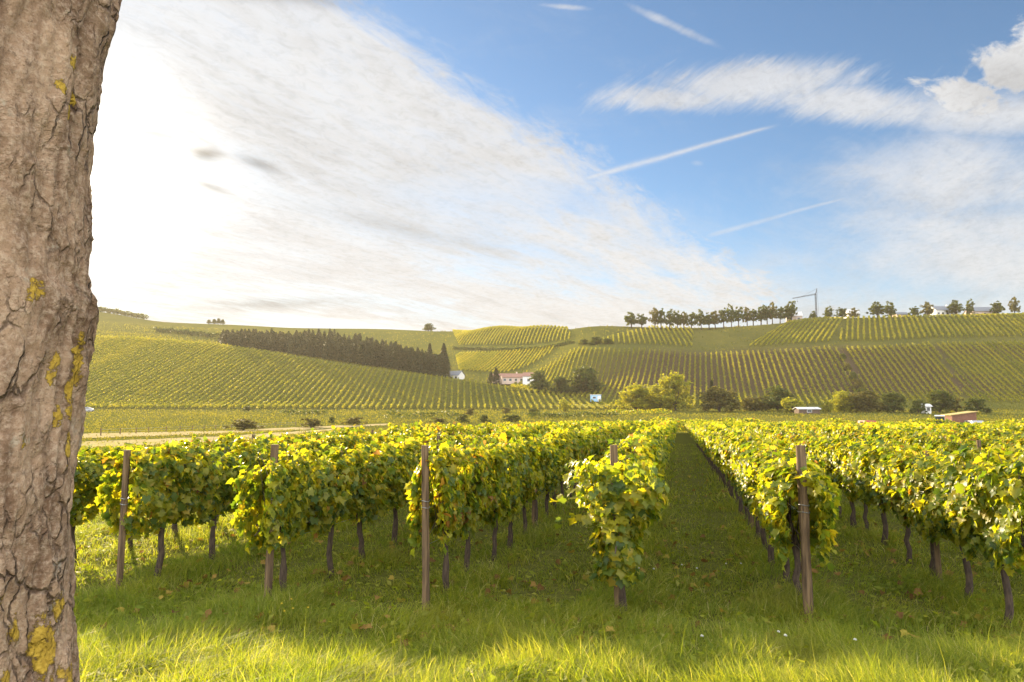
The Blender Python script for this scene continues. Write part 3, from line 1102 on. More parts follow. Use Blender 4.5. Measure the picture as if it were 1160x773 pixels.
def scatter(n, y0, y1, smax=0.84, clump=True):
    # density falls with distance
    u = rng.random(n * 2)
    y = y0 * (y1 / y0) ** u
    x = rng.uniform(-smax, smax, n * 2) * y
    c = np.sin(x * 2.1 + 1.3 * np.sin(y * 1.7)) * np.sin(y * 2.6 + 0.9 * np.sin(x * 1.1)) + 0.6 * np.sin(x * 5.3 + y * 3.7) * np.sin(y * 6.1 - x * 2.0)
    keep = rng.random(n * 2) < np.clip(0.62 + 0.45 * c, 0.12, 1)
    x, y, c = x[keep][:n], y[keep][:n], c[keep][:n]
    return np.stack([x, y], 1), c


def row_phase(x, y):
    """0 under a row, 0.5 in the middle of an aisle"""
    q = (x * UY - y * UX - (1.20 * UY - 7.95 * UX)) / 2.0
    return np.abs((q + 0.5) % 1.0 - 0.5)


def build_grass():
    Vs, Fs, nb = [], [], 0
    def put(v, f):
        nonlocal nb
        Vs.append(v); Fs.append(f + nb); nb += len(v)
    def heights(xy, c, base):
        ph = row_phase(xy[:, 0], xy[:, 1])
        mown = smoothstep((ph - 0.16) / 0.16) * smoothstep((xy[:, 1] - 6.8) / 2.0)
        h = base * (1 - 0.58 * mown) * (1 + 0.32 * c) * rng.uniform(0.5, 1.35, len(c))
        return np.maximum(h, 0.03)
    xy, c = scatter(105000, 3.4, 8.5)
    put(*blades(0, xy, heights(xy, c, 0.22), rng.uniform(.0035, .0105, len(xy)), rng.uniform(.2, 1.3, len(xy)), 3))
    xy, c = scatter(90000, 7.5, 17)
    put(*blades(0, xy, heights(xy, c, 0.25), rng.uniform(.006, .011, len(xy)), rng.uniform(.3, 1.4, len(xy)), 3))
    xy, c = scatter(70000, 16, 60, 0.8)
    put(*blades(0, xy, heights(xy, c, 0.22), rng.uniform(.014, .035, len(xy)), rng.uniform(.3, 1.2, len(xy)), 2))
    # long pale stalks
    xy, c = scatter(900, 3.6, 12)
    put(*blades(0, xy, rng.uniform(.3, .55, len(xy)), np.full(len(xy), .0035), rng.uniform(.15, .8, len(xy)), 3))
    o = link(bpy.data.objects.new("grass", np_mesh("grass", np.concatenate(Vs), np.concatenate(Fs), M_grass)))
    tag(o, "long uneven green grass on the bank and between the vine rows", "grass", kind='stuff')
    # broad weed leaves: dandelion and clover in the turf
    xy, c = scatter(11000, 3.5, 14)
    z = zt(xy[:, 0], xy[:, 1])
    p = np.stack([xy[:, 0], xy[:, 1], z + rng.uniform(.03, .13, len(xy))], 1)
    nr = rng.normal(0, .5, (len(p), 3)) + np.array([0, 0, 1.0])
    v, f = quad_leaves(p, nr, rand_dirs(len(p)), rng.uniform(.03, .11, len(p)), .55)
    o = link(bpy.data.objects.new("weed_leaves", np_mesh("weed_leaves", v, f, M_grass)))
    tag(o, "low broad weed leaves growing through the long grass", "weeds", kind='stuff')
    # leaves dropped by the vines
    xy, c = scatter(2600, 6.5, 34, .8)
    ph = row_phase(xy[:, 0], xy[:, 1])
    xy = xy[(ph < .3) | (rng.random(len(xy)) < .4)]
    p = np.stack([xy[:, 0], xy[:, 1], zt(xy[:, 0], xy[:, 1]) + rng.uniform(.03, .10, len(xy))], 1)
    v, f = grape_leaves(p, rng.normal(0, .5, (len(p), 3)) + np.array([0, 0, 1.0]), rand_dirs(len(p)), rng.uniform(.06, .11, len(p)))
    o = link(bpy.data.objects.new("fallen_leaves", np_mesh("fallen_leaves", v, f, M_dead)))
    tag(o, "brown and yellow vine leaves fallen into the grass under the rows", "leaves", kind='stuff')


build_grass()


def build_meadow():
    Vs, Fs, nb = [], [], 0
    n = 190000
    y = 40 * (14.0 ** rng.random(n))
    sx = rng.uniform(-.82, .82, n)
    x = sx * y
    q = (x * UY - y * UX - (1.20 * UY - 7.95 * UX)) / 2.0
    along = x * UX + y * UY
    # not among the near vines, not on the bare dry strips, and thin on the cropped slopes
    left = q < -4.7
    ok = left | (y > 116 + 0 * x) | ((sx > .3) & (y > 84))
    bare = np.sin(y * .11 + x * .02) * np.sin(x * .06 + 1)
    slope = (y > 262) & (sx > 0.08) & (sx < .9)
    keep = ok & (rng.random(n) < np.where(slope, .35, .8) * np.clip(.75 + .4 * bare, .2, 1))
    x, y = x[keep], y[keep]
    pxs, pys = project(x, y, zt(x, y))
    on = np.zeros(len(x), bool)
    for a, b in STRIPS:
        on |= in_poly(pxs, pys, a + b[::-1])
    on &= rng.random(len(x)) < .93
    x, y = x[~on], y[~on]
    z = zt(x, y)
    d = .0034 * y
    P = np.stack([x, y, z + .12 + d * .12], 1)
    m = len(P)
    nr = rng.normal(0, .5, (m, 3)) + np.array([0, -.8, .5])
    tp = rng.normal(0, .35, (m, 3)) + np.array([0, 0, 1.0])
    v, f = quad_leaves(P, nr, tp, np.clip(d * .62, .16, .75) * rng.uniform(.6, 1.4, m), .7)
    o = link(bpy.data.objects.new("meadow_grass", np_mesh("meadow_grass", v, f, M_meadow)))
    tag(o, "tufted meadow grass over the valley floor and the open hillsides", "grass", kind='stuff')


M_petal = simple_mat("clover_petal", (0.72, 0.70, 0.62), (0.6, 0.58, 0.5), 30, 0.8)
M_ypetal = simple_mat("dandelion_petal", (0.70, 0.52, 0.04), (0.6, 0.42, 0.03), 30, 0.8)


def flower(name, px, py, mat, h, r, lab, cat, grp):
    x, y = hit(px, py + 3)
    o = empty(name, (x, y, zt1(x, y)))
    m = MB()
    m.tube([(0, 0, -.02), (.006, 0, h * .5), (.0, .005, h)], .0022, 5)
    m.build("stem", M_grass, o)
    b = MB()
    for k in range(16):
        a, e = k * 2.4, math.asin(min(1, (k + .5) / 16))
        d = Vector((math.cos(a) * math.cos(e), math.sin(a) * math.cos(e), math.sin(e)))
        s_ = Vector((-math.sin(a), math.cos(a), 0)) * r * .35
        c = Vector((0, 0, h))
        b.add([c, c + d * r * .6 + s_, c + d * r * 1.15, c + d * r * .6 - s_], [(0, 1, 2, 3)])
    b.build("blossom", mat, o)
    tag(o, lab, cat, grp)


for px, py in ((724, 659), (741, 666), (773, 656), (790, 660), (823, 657), (840, 654), (883, 741), (891, 750), (796, 744), (970, 752)):
    flower("clover_flower", px, py, M_petal, random.uniform(.16, .24), .016, "small white clover flower in the long grass before the row ends", "flower", "white clover flowers in the grass")
for px, py in ((318, 715), (329, 706), (331, 714), (348, 716), (321, 722)):
    flower("buttercup", px, py, M_ypetal, random.uniform(.18, .25), .014, "small yellow flower in the grass below the second end post", "flower", "yellow flowers in the grass")

# ------------------------------------------------------------------ the big tree on the left
TRUNK_R, TRUNK_D = 0.40, 2.60
EDGE = [(-60, 150), (0, 133.5), (40, 124), (60, 119), (110, 112), (150, 107), (200, 104.5), (250, 103), (300, 100), (330, 100), (345, 107), (358, 108), (380, 102), (400, 99), (425, 96), (470, 90), (500, 86), (540, 80), (580, 78), (650, 77), (700, 79), (740, 82), (773, 86), (820, 95)]
LICHEN = []


def build_big_tree():
    zs, cs = [], []
    d = TRUNK_D
    for py, px in EDGE:
        s_, t_ = ray(px, py)
        az = math.atan(s_) - math.asin(TRUNK_R / d)
        cx, cy = d * math.sin(az), d * math.cos(az)
        # the silhouette point's depth is a little nearer than the axis
        zs.append(CAM_H + t_ * (cy + 0.21)); cs.append((cx, cy))
    zs, cs = np.array(zs), np.array(cs)
    o_ = np.argsort(zs)
    zs, cs = zs[o_], cs[o_]
    base = zt1(cs[0][0], cs[0][1]) - 0.15
    ox, oy = cs[:, 0].mean(), cs[:, 1].mean()
    NZ, NA = 420, 260
    hz = np.linspace(base, 6.2, NZ)
    V = np.empty((NZ, NA, 3))
    cxs = np.interp(hz, zs, cs[:, 0])
    cys = np.interp(hz, zs, cs[:, 1])
    for a in range(NZ):
        h = hz[a]
        flare = 0.22 * math.exp(-max(0, h - base - .15) / 0.14)
        top = max(0.0, h - 3.6)
        r0 = TRUNK_R + flare - 0.03 * top
        for b in range(NA):
            th = 2 * math.pi * b / NA
            ct, st = math.cos(th), math.sin(th)
            q = Vector((ct * 1.2, st * 1.2, h * 0.9))
            big = mnoise.noise(q * 1.6) * 0.014
            fl = flare * 0.5 * math.sin(th * 5 + 1)
            mid = mnoise.fractal(Vector((ct * 5, st * 5, h * 2.2)), 1.0, 2.0, 4) * 0.014
            plate = mnoise.noise(Vector((ct * 9 + 3, st * 9, h * 7.5)))
            crack = -0.015 * max(0.0, 1 - abs(mnoise.noise(Vector((ct * 4.5, st * 4.5 + 7, h * 0.9)))) * 9)
            fine = mnoise.fractal(Vector((ct * 22, st * 22, h * 30)), 0.9, 2.0, 3) * 0.0055
            # two old branch scars
            knot = 0.0
            for (ka, kz, kr, kd) in ((-0.95, 2.28, 0.07, 0.022), (-1.25, 1.98, 0.10, -0.020), (-0.75, 2.55, 0.06, 0.016)):
                da = (th - (ka % (2 * math.pi)) + math.pi) % (2 * math.pi) - math.pi
                rr = math.hypot(da * TRUNK_R, h - kz) / kr
                if rr < 2.2:
                    knot += kd * math.exp(-rr * rr) * (1 + 0.5 * math.sin(rr * 9))
            r = r0 + fl + big + mid + 0.009 * min(1.0, max(0.0, (plate - 0.02) * 9)) + crack + fine + knot
            V[a, b] = (cxs[a] - ox + ct * r, cys[a] - oy + st * r, h)
    idx = np.arange(NZ * NA).reshape(NZ, NA)
    nx = np.roll(idx, -1, axis=1)
    F = np.stack([idx[:-1].ravel(), nx[:-1].ravel(), nx[1:].ravel(), idx[1:].ravel()], 1)
    # lichen places on the side facing the camera, in the trunk's own coordinates
    def surf(px, py):
        s_, t_ = ray(px, py)
        dd = Vector((s_, 1, 0)).normalized()
        z_ = 2.0
        for _ in range(4):
            cx = float(np.interp(z_, hz, cxs)); cy = float(np.interp(z_, hz, cys))
            bq = dd.x * cx + dd.y * cy
            disc = max(0.0, bq * bq - (cx * cx + cy * cy - TRUNK_R ** 2))
            k = bq - math.sqrt(disc)
            z_ = CAM_H + t_ * dd.y * k
        return dd.x * k - ox, dd.y * k - oy, z_
    for px, py, rx, rz in ((50, 735, .055, .10), (62, 690, .03, .06), (22, 715, .03, .05), (70, 765, .05, .05), (8, 770, .03, .04), (80, 455, .035, .10), (66, 470, .025, .05), (88, 405, .03, .10), (62, 415, .03, .08),
                           (82, 70, .035, .035), (70, 100, .02, .03), (86, 110, .02, .03), (78, 125, .02, .03), (75, 505, .03, .06), (84, 430, .03, .06), (20, 500, .03, .04), (40, 330, .04, .05)):
        LICHEN.append((*surf(px, py), rx, rz))
    tr = empty("lichen_tree", (ox, oy, 0))
    mat = trunk_material()
    link(bpy.data.objects.new("trunk", np_mesh("trunk", V.reshape(-1, 3), F, mat, True)), tr)
    lm = MB()
    cx, cy = cxs[-1] - ox, cys[-1] - oy
    for a in range(4):
        th = a * 1.6 + .4
        dx, dy = math.cos(th), math.sin(th)
        lm.tube([(cx + dx * .05, cy + dy * .05, 5.8), (cx + dx * .6, cy + dy * .6, 6.9), (cx + dx * 1.5, cy + dy * 1.5, 8.2), (cx + dx * 2.2, cy + dy * 2.2, 9.4)], [.24, .17, .11, .05], 10)
    lm.build("limb", mat, tr, True)
    p = []
    for a in range(46):
        c = rand_dirs(1)[0] * rng.uniform(1.2, 2.9) * np.array([1, 1, .7]) + np.array([cx, cy, 9.6])
        p.append(c + rng.normal(0, .38, (60, 3)))
    p = np.concatenate(p)
    v, f = quad_leaves(p, rand_dirs(len(p)) + np.array([0, 0, .4]), rand_dirs(len(p)), rng.uniform(.09, .16, len(p)), .8)
    link(bpy.data.objects.new("crown", np_mesh("crown", v, f, M_treegreen)), tr)
    tag(tr, "huge rough grey-brown tree trunk with yellow lichen at the left edge", "tree")


build_big_tree()

# ------------------------------------------------------------------ vine rows on the slopes


def in_poly(px, py, poly):
    c = np.zeros(px.shape, bool)
    n = len(poly)
    for i in range(n):
        x1, y1 = poly[i]
        x2, y2 = poly[(i + 1) % n]
        if y1 == y2:
            continue
        cond = ((y1 > py) != (y2 > py)) & (px < (x2 - x1) * (py - y1) / (y2 - y1) + x1)
        c ^= cond
    return c


def hill_row(pts, seed_w):
    """pts Mx3 about one metre apart: loose leafy band"""
    n = 13
    P = np.repeat(pts, n, axis=0)
    m = len(P)
    gap = np.zeros(len(pts) * n, bool)
    P = P + np.stack([rng.normal(0, .20, m), rng.uniform(-.75, .75, m), rng.uniform(.45, 1.75, m)], 1) * np.array([[0.85, 1, 1]])
    P = P[~gap]
    m = len(P)
    v, f = quad_leaves(P, rand_dirs(m) + np.array([0, -.3, .5]), rand_dirs(m), rng.uniform(.26, .50, m), 1.0)
    # the old wood and dense inner leaves, one connected band along the wires
    k = len(pts)
    j1, j2 = rng.normal(0, .05, (k, 1)), rng.normal(0, .05, (k, 1))
    band = np.stack([pts + np.concatenate([j1, j1 * 0, j1 + .62], 1), pts + np.concatenate([j2, j2 * 0, j2 + 1.35], 1)], 1).reshape(-1, 3)
    i = np.arange(k - 1) * 2
    bf = np.stack([i, i + 2, i + 3, i + 1], 1) + len(v)
    return np.concatenate([v, band]), np.concatenate([f, bf])


PARCELS = [
    # poly, vanishing photo x, spacing, (ymin, ymax), label
    ([(78, 464), (78, 379), (100, 382), (160, 384), (250, 392), (310, 401.5), (370, 412), (440, 422), (507, 430), (560, 438), (605, 445), (660, 454), (700, 461), (690, 464.5)], 520, 2.5, (246, 400), "straight vine row running up the green spur at the left below the dark conifers", "vine rows on the left spur"),
    ([(575, 443), (600, 420), (655, 396), (730, 398), (792, 403), (842, 401), (897, 398), (943, 395), (955, 402), (988, 466), (690, 466), (680, 455)], 800, 2.35, (246, 345), "vine row on the steep brown slope below the terrace, left of the shrub line", "vine rows on the middle slope"),
    ([(956, 396), (1002, 394), (1058, 391), (1098, 466), (992, 466)], 800, 2.35, (250, 330), "vine row on the lower slope right of the shrub line, on bare brown earth", "vine rows right of the shrub line"),
    ([(1062, 391), (1172, 388.5), (1172, 466), (1103, 466)], 770, 2.5, (250, 330), "dense green vine row on the lower slope at the far right", "green vine rows at the far right"),
    ([(948, 387), (960, 361.5), (1000, 360.5), (1060, 359.5), (1172, 357), (1172, 382.5), (1052, 384), (1002, 387)], 985, 2.5, (300, 400), "vine row on the upper right slope between the terrace and the skyline", "vine rows on the upper right slope"),
    ([(846, 394), (897, 391), (941, 387.5), (956, 362), (930, 362), (893, 366)], 1080, 2.4, (300, 420), "slanting vine row on the upper slope below the tower crane", "slanting vine rows below the crane"),
    ([(512, 374), (560, 367.5), (640, 366.5), (648, 385), (600, 391), (520, 392)], 690, 2.4, (330, 560), "thin vine row high on the middle hill, just under the skyline", "vine rows on the middle hilltop"),
    ([(515, 401), (580, 399), (640, 392), (597, 417), (572, 424), (520, 421)], 840, 2.4, (330, 500), "vine row on the middle hillside above the pink house", "vine rows above the pink house"),
    ([(668, 389), (738, 371.5), (786, 373), (784, 394), (730, 391)], 690, 2.6, (330, 410), "faint vine row on the upper slope under the left end of the ridge trees", "vine rows under the ridge trees"),
]


def build_hill_rows():
    total = 0
    SV, SF, sn = [], [], 0
    for poly, vpx, sp, (ya, yb), lab, grp in PARCELS:
        th = math.atan((vpx - CX) / FPX / 1.0)
        ux, uy = math.sin(th), math.cos(th)
        nx, ny = uy, -ux
        pp = [hit(x, y, 200) for x, y in poly]
        offs = [x * nx + y * ny for x, y in pp]
        a0, a1 = min(offs) - 6, max(offs) + 6
        k = 0
        a = a0
        while a < a1:
            y_ = np.arange(ya, yb, 0.5)
            lam = (y_ - ny * a) / uy
            x_ = nx * a + ux * lam + 0.15 * np.sin(lam * .03 + k)
            z_ = zt(x_, y_)
            px, py = project(x_, y_, z_)
            ok = in_poly(px, py, poly)
            # the stretch of the line that stays inside the parcel
            if ok.sum() > 18:
                i0, i1 = np.argmax(ok), len(ok) - 1 - np.argmax(ok[::-1])
                sel = np.zeros_like(ok)
                sel[i0:i1 + 1] = True
                st = 2
                pts = np.stack([x_, y_, z_], 1)[sel & ok][::st]
                v, f = hill_row(pts, 1)
                if 'middle hilltop' in grp or 'pink house' in grp:
                    SV.append(v); SF.append(f + sn); sn += len(v)
                    a += 0
                    continue_ = True
                else:
                    continue_ = False
                if continue_:
                    a += sp; k += 1
                    continue
                org = pts.mean(0)
                o = link(bpy.data.objects.new("vine_row", np_mesh("vine_row", v - org, f, M_hillvine)), None, tuple(org))
                tag(o, lab, "vine row", grp)
                total += 1
            a += sp
            k += 1
    o = link(bpy.data.objects.new("hilltop_vines", np_mesh("hilltop_vines", np.concatenate(SV), np.concatenate(SF), M_hillvine)))
    tag(o, "far faint vine plots on the middle hill above the houses", "vines", kind='stuff')
    print("hill rows", total)


build_hill_rows()
build_meadow()


def hedge(name, p0, p1, w, h, mat, lab, cat, grp=None, dens=26, size=(.25, .5)):
    """a band of vines or hedge between two plan points"""
    L = math.hypot(p1[0] - p0[0], p1[1] - p0[1])
    n = int(L * dens)
    q = rng.random(n)
    x = p0[0] + (p1[0] - p0[0]) * q + rng.normal(0, w * .4, n)
    y = p0[1] + (p1[1] - p0[1]) * q + rng.normal(0, w * .4, n)
    hh = h * (0.85 + 0.2 * np.sin(q * L * .7) * np.sin(q * L * .23 + 1))
    z = zt(x, y) + rng.uniform(0.05, 1, n) ** .75 * hh
    P = np.stack([x, y, z], 1)
    org = np.array([(p0[0] + p1[0]) / 2, (p0[1] + p1[1]) / 2, zt1((p0[0] + p1[0]) / 2, (p0[1] + p1[1]) / 2)])
    v, f = quad_leaves(P - org, rand_dirs(n) + np.array([0, -.3, .6]), rand_dirs(n), rng.uniform(*size, n), .95)
    o = link(bpy.data.objects.new(name, np_mesh(name, v, f, mat)), None, tuple(org))
    return tag(o, lab, cat, grp)


for k, (ya, yb) in enumerate(((118, 92), (122, 96), (126, 100), (131, 105))):
    hedge("cross_vine_row", at(835, ya), at(1250, yb), .5, 2.3, M_vinefar,
          ["front row of the dark-sided vine block beyond the far right vines", "second row of the vine block beyond the far right vines", "third row of the vine block beyond the far right vines", "hindmost row of the vine block beyond the far right vines"][k],
          "vine row", "rows of the block beyond the far right vines", 70)
for k, (ya, dx) in enumerate(((128, 0), (132, 3), (137, 6), (142, 10))):
    hedge("cross_vine_row", at(748 - dx, ya), at(838, ya - 4), .5, 2.2, M_vinefar,
          ["front row of the small vine block that closes the grass aisle", "second row of the small vine block behind the aisle", "third row of the small vine block behind the aisle", "hindmost row of the small vine block behind the aisle"][k],
          "vine row", "rows of the block that closes the aisle", 70)

# ------------------------------------------------------------------ trees and bushes


def crown_mesh(name, lumps, n, size, mat, shell=.55):
    """lumps: (x,y,z,rx,ry,rz); leaves thrown through clusters in the outer part of each lump"""
    P = []
    vol = np.array([l[3] * l[4] * l[5] for l in lumps]) ** (2 / 3)
    vol = vol / vol.sum()
    for l, w in zip(lumps, vol):
        k = max(4, int(n * w / 26))
        for _ in range(k):
            d = rand_dirs(1)[0]
            r = rng.uniform(shell, 1.0) ** .6
            c = np.array(l[:3]) + d * r * np.array(l[3:])
            P.append(c + rng.normal(0, 1, (26, 3)) * np.array(l[3:]) * .15)
    P = np.concatenate(P)
    P[:, 2] = np.maximum(P[:, 2], 0.05)
    m = len(P)
    v, f = quad_leaves(P, rand_dirs(m) + np.array([0, 0, .5]), rand_dirs(m), rng.uniform(size * .6, size * 1.3, m), .85)
    return np_mesh(name, v, f, mat)


def lumpy(h, w, trunk_h, k=9, seed=0):
    r = random.Random(seed)
    ls = []
    ch = h - trunk_h
    for i in range(k):
        a = r.uniform(0, 6.28)
        q = r.random()
        zz = trunk_h + ch * (0.22 + 0.62 * q)
        rad = w * .5 * (0.55 if q < .75 else .3) * r.uniform(.4, 1)
        sz = w * r.uniform(.17, .29)
        ls.append((math.cos(a) * rad, math.sin(a) * rad, zz, sz, sz, sz * r.uniform(.7, 1.0) * min(1.3, ch / w + .2)))
    for i in range(5):
        a = i * 1.257 + r.random()
        ls.append((math.cos(a) * w * .27, math.sin(a) * w * .27, trunk_h + ch * .24, w * .22, w * .22, ch * .22))
    ls.append((0, 0, trunk_h + ch * .5, w * .28, w * .28, ch * .36))
    ls.append((0, 0, trunk_h + ch * .82, w * .2, w * .2, ch * .18))
    return ls


def tree_proto(h, w, trunk_h, mat, n, leaf, seed, name="tree"):
    ls = lumpy(h, w, trunk_h, 10, seed)
    fol = crown_mesh("crown", ls, n, leaf, mat)
    m = MB()
    r = 0.018 * h + .06
    m.tube([(0, 0, -.3), (.05, 0, trunk_h * .6), (0, .05, trunk_h + (h - trunk_h) * .45), (0, 0, h * .8)], [r * 1.2, r, r * .7, r * .25], 8)
    for l in ls[:6]:
        m.tube([(0, 0, trunk_h * .8), (l[0] * .5, l[1] * .5, (trunk_h + l[2]) * .5), (l[0], l[1], l[2])], [r * .5, r * .35, r * .12], 6)
    return fol, m.mesh("trunk", M_bark, True)


def conifer_mesh(h, w, n, leaf):
    q = rng.random(n) ** .8
    tier = (q * 11) % 1.0
    rad = w * .5 * (1 - q ** 1.5) ** .8 * (0.55 + .45 * (1 - tier)) * np.sqrt(rng.uniform(.35, 1.0, n)) + .05
    a = rng.uniform(0, 6.283, n)
    P = np.stack([np.cos(a) * rad, np.sin(a) * rad, h * (.08 + .92 * q)], 1)
    nr = np.stack([np.cos(a) * .4, np.sin(a) * .4, np.ones(n)], 1) + rng.normal(0, .35, (n, 3))
    tp = np.stack([np.cos(a), np.sin(a), -np.full(n, .45)], 1) + rng.normal(0, .2, (n, 3))
    v, f = quad_leaves(P, nr, tp, rng.uniform(leaf * .7, leaf * 1.3, n), .6)
    return v, f


TREE_PROTOS = {}


def plant(name, fol, trk, px, Y, h, w, h0, w0, lab, cat, grp=None, foot=None, sink=0.0, parts=("crown", "trunk"), y_is_px=True):
    x, y = at(px, Y)
    o = empty(name, (x, y, zt1(x, y) - sink), random.uniform(0, 6.28))
    o.scale = (w / w0, w / w0, h / h0)
    tag(o, lab, cat, grp)
    link(bpy.data.objects.new(parts[0], fol), o)
    if trk is not None:
        link(bpy.data.objects.new(parts[1], trk), o)
    return o


dec = [tree_proto(10, 7, 0.5, M_treegreen, 5500, .46, s_) for s_ in (1, 2, 3)]
decy = [tree_proto(10, 9, 0.2, M_treeyellow, 6500, .46, s_) for s_ in (4, 5)]
decb = [tree_proto(10, 8, 0.2, M_treebrown, 5500, .46, s_) for s_ in (6, 7)]
ridge = [tree_proto(10, 7, 2.6, M_treebrown if s_ == 13 else M_treegreen, 1500, .60, s_) for s_ in (11, 12, 13, 14)]
bushes = []
for s_, mt in ((21, M_treegreen), (22, M_treeyellow), (23, M_treebrown)):
    bushes.append(tree_proto(4, 5, 0.25, mt, 1500, .34, s_))


def px_size(px, Y):
    return px * Y / FPX


def bush(kind, px, py_base, wpx, hpx, lab, cat="bush", Y=None, name="bush", grp=None):
    if Y is None:
        Y = hit(px, py_base)[1]
    pr = {"g": bushes[0], "y": bushes[1], "b": bushes[2]}[kind]
    return plant(name, pr[0], pr[1], px, Y, px_size(hpx, Y), px_size(wpx, Y), 4.2, 5.2, lab, cat, grp, parts=("foliage", "stem"))


def bigtree(pr, px, Y, wpx, hpx, lab, h0=10.3, w0=8, name="tree", grp=None, sink=0.0):
    return plant(name, pr[0], pr[1], px, Y, px_size(hpx, Y), px_size(wpx, Y), h0, w0, lab, "tree", grp, sink=sink)


# foot of the slopes, centre and right
bigtree(dec[0], 610, 300, 27, 24, "dark round tree right of the white house behind the spur", 10.3, 7)
bigtree(dec[1], 636, 298, 28, 20, "low dark tree in the clump behind the spur, between two taller ones", 10.3, 7)
bigtree(dec[2], 664, 292, 44, 32, "broad brown-green tree on the right of the clump behind the spur", 10.3, 7)
bigtree(decy[0], 720, 236, 46, 30, "low yellow-green tree left of the tallest bright tree by the vineyard end", 10.3, 9)
bigtree(decy[1], 744, 238, 30, 28, "small bright tree squeezed between its two larger yellow-green neighbours", 10.3, 9)
bigtree(decy[0], 765, 232, 46, 43, "tallest bright yellow-green tree at the foot of the slope", 10.3, 9)
bigtree(decb[0], 815, 222, 50, 31, "broad rusty-brown tree at the foot of the slope above the aisle end", 10.3, 8)
bigtree(decb[1], 856, 226, 34, 20, "low grey-brown tree right of the broad rusty one", 10.3, 8)
bigtree(dec[0], 881, 226, 38, 28, "dark green tree left of the small yellowish bush by the shed", 10.3, 7)
bush("y", 898, 470, 34, 17, "pale yellowish bush left of the low dark shed", Y=214)
bush("y", 938, 470, 16, 14, "small yellow bush right of the low dark shed", Y=214)
bigtree(decy[1], 956, 218, 30, 23, "yellow-brown tree right of the low dark shed", 10.3, 9)
bigtree(decb[0], 984, 216, 46, 26, "broad brown tree in the middle of the foot-of-slope hedge", 10.3, 8)
bigtree(dec[1], 1012, 214, 30, 23, "round green tree ending the foot-of-slope hedge on its right", 10.3, 7)
bush("g", 1040, 473, 22, 17, "dark cone-like bush left of the small white shed", Y=205)
bigtree(dec[2], 1064, 212, 36, 26, "tall dark green tree right of the small white shed", 10.3, 7)
bush("b", 1083, 473, 24, 18, "brown bush between the dark tree and the rust-brown hut", Y=214)
bush("g", 1107, 474, 34, 18, "olive-green bush right of the rust-brown hut", Y=208)
# shrub line between two parcels on the slope
for k, (px, py, w_, h_) in enumerate(((958, 408, 10, 8), (963, 420, 11, 9), (968, 432, 13, 11), (973, 443, 17, 15), (978, 452, 18, 12))):
    bush("b" if k % 2 else "g", px, py, w_, h_, ["topmost", "second from the top", "middle", "fourth from the top", "lowest"][k] + " shrub in the line that climbs between two vineyard parcels", grp="shrubs in the line up the slope")
for k, (px, w_, h_) in enumerate(((662, 18, 6), (676, 22, 9), (690, 16, 7))):
    bush("g", px, 390, w_, h_, ["left", "middle and largest", "right"][k] + " bush of the dark clump high on the slope above the terrace", grp="bush clump on the upper slope")
# conifers by the houses
cv, cf = conifer_mesh(10, 4, 1300, .6)
con_fol = np_mesh("crown", cv, cf, M_conifer)
mt_ = MB(); mt_.tube([(0, 0, -.3), (0, 0, 5), (0, 0, 9.6)], [.2, .14, .03], 7)
con_trk = mt_.mesh("trunk", M_bark, True)
plant("conifer", con_fol, con_trk, 562, 330, 9.0, 5.0, 10, 4, "short conifer left of the pink house with the red roof", "tree", sink=.3)
plant("conifer", con_fol, con_trk, 556, 334, 6.5, 5.0, 10, 4, "low bushy conifer farthest left beside the pink house", "tree", sink=.3)
plant("conifer", con_fol, con_trk, 807, 246, 10.0, 4.2, 10, 4, "slender dark conifer rising behind the broad rusty-brown tree", "tree")
plant("conifer", con_fol, con_trk, 502, 350, 17.5, 7.0, 10, 4, "tall dark conifer standing at the right end of the wood", "tree", sink=.3)
plant("conifer", con_fol, con_trk, 486, 372, 15.5, 6.0, 10, 4, "pointed conifer left of the tall one at the wood's right end", "tree", sink=.3)

# meadow bushes on the left
bush("b", 277, 488, 48, 14, "wide dark rounded bush in the meadow beside the wire fence")
bush("b", 353, 485, 32, 12, "dark round bush in the meadow right of the widest one")
bush("b", 402, 482, 32, 10, "low dark bush at the tail end of the pale strip")
bush("g", 376, 480, 10, 8, "tiny green bush between two dark meadow bushes")
bush("b", 497, 480, 24, 7, "flat brown bush right at the back of the left vines")
bush("g", 525, 479, 22, 10, "round green bush right of the flat brown one")
bush("g", 549, 479, 20, 9, "pale green low bush behind the middle of the left vines")
bush("g", 580, 478, 30, 8, "wide low green bush behind the vines below the houses")
bush("b", 533, 471, 16, 9, "small brownish bush at the foot of the spur, left one")
bush("b", 573, 469, 16, 8, "small brownish bush at the foot of the spur below the conifer")
bush("g", 604, 471, 18, 8, "small green bush at the foot of the spur below the white house")
bush("y", 640, 467, 17, 14, "bright yellow-green little tree at the foot of the spur", name="small_tree")
bush("g", 280, 465.5, 14, 5, "tiny dark bush at the very foot of the left spur")
hedge("low_hedge", hit(436, 474), hit(520, 474), .8, 2.0, M_treegreen, "long low green hedge across the meadow below the left spur", "hedge", None, 34, (.3, .55))
hedge("low_hedge", hit(318, 470), hit(372, 470), .8, 1.6, M_treegreen, "short green hedge in the meadow far left below the spur", "hedge", None, 34, (.3, .55))
hedge("low_hedge", hit(600, 474), hit(700, 473), .8, 1.7, M_treegreen, "green hedge behind the vines left of the aisle", "hedge", None, 34, (.3, .55))
hedge("low_hedge", hit(690, 470), hit(760, 469), .8, 1.6, M_vinefar, "bright yellow-green hedge before the bright trees", "hedge", None, 34, (.3, .55))
hedge("terrace_hedge", hit(880, 466), hit(1010, 467), .8, 2.0, M_treegreen, "dark hedge under the trees along the foot of the right slope", "hedge", None, 30, (.35, .6))

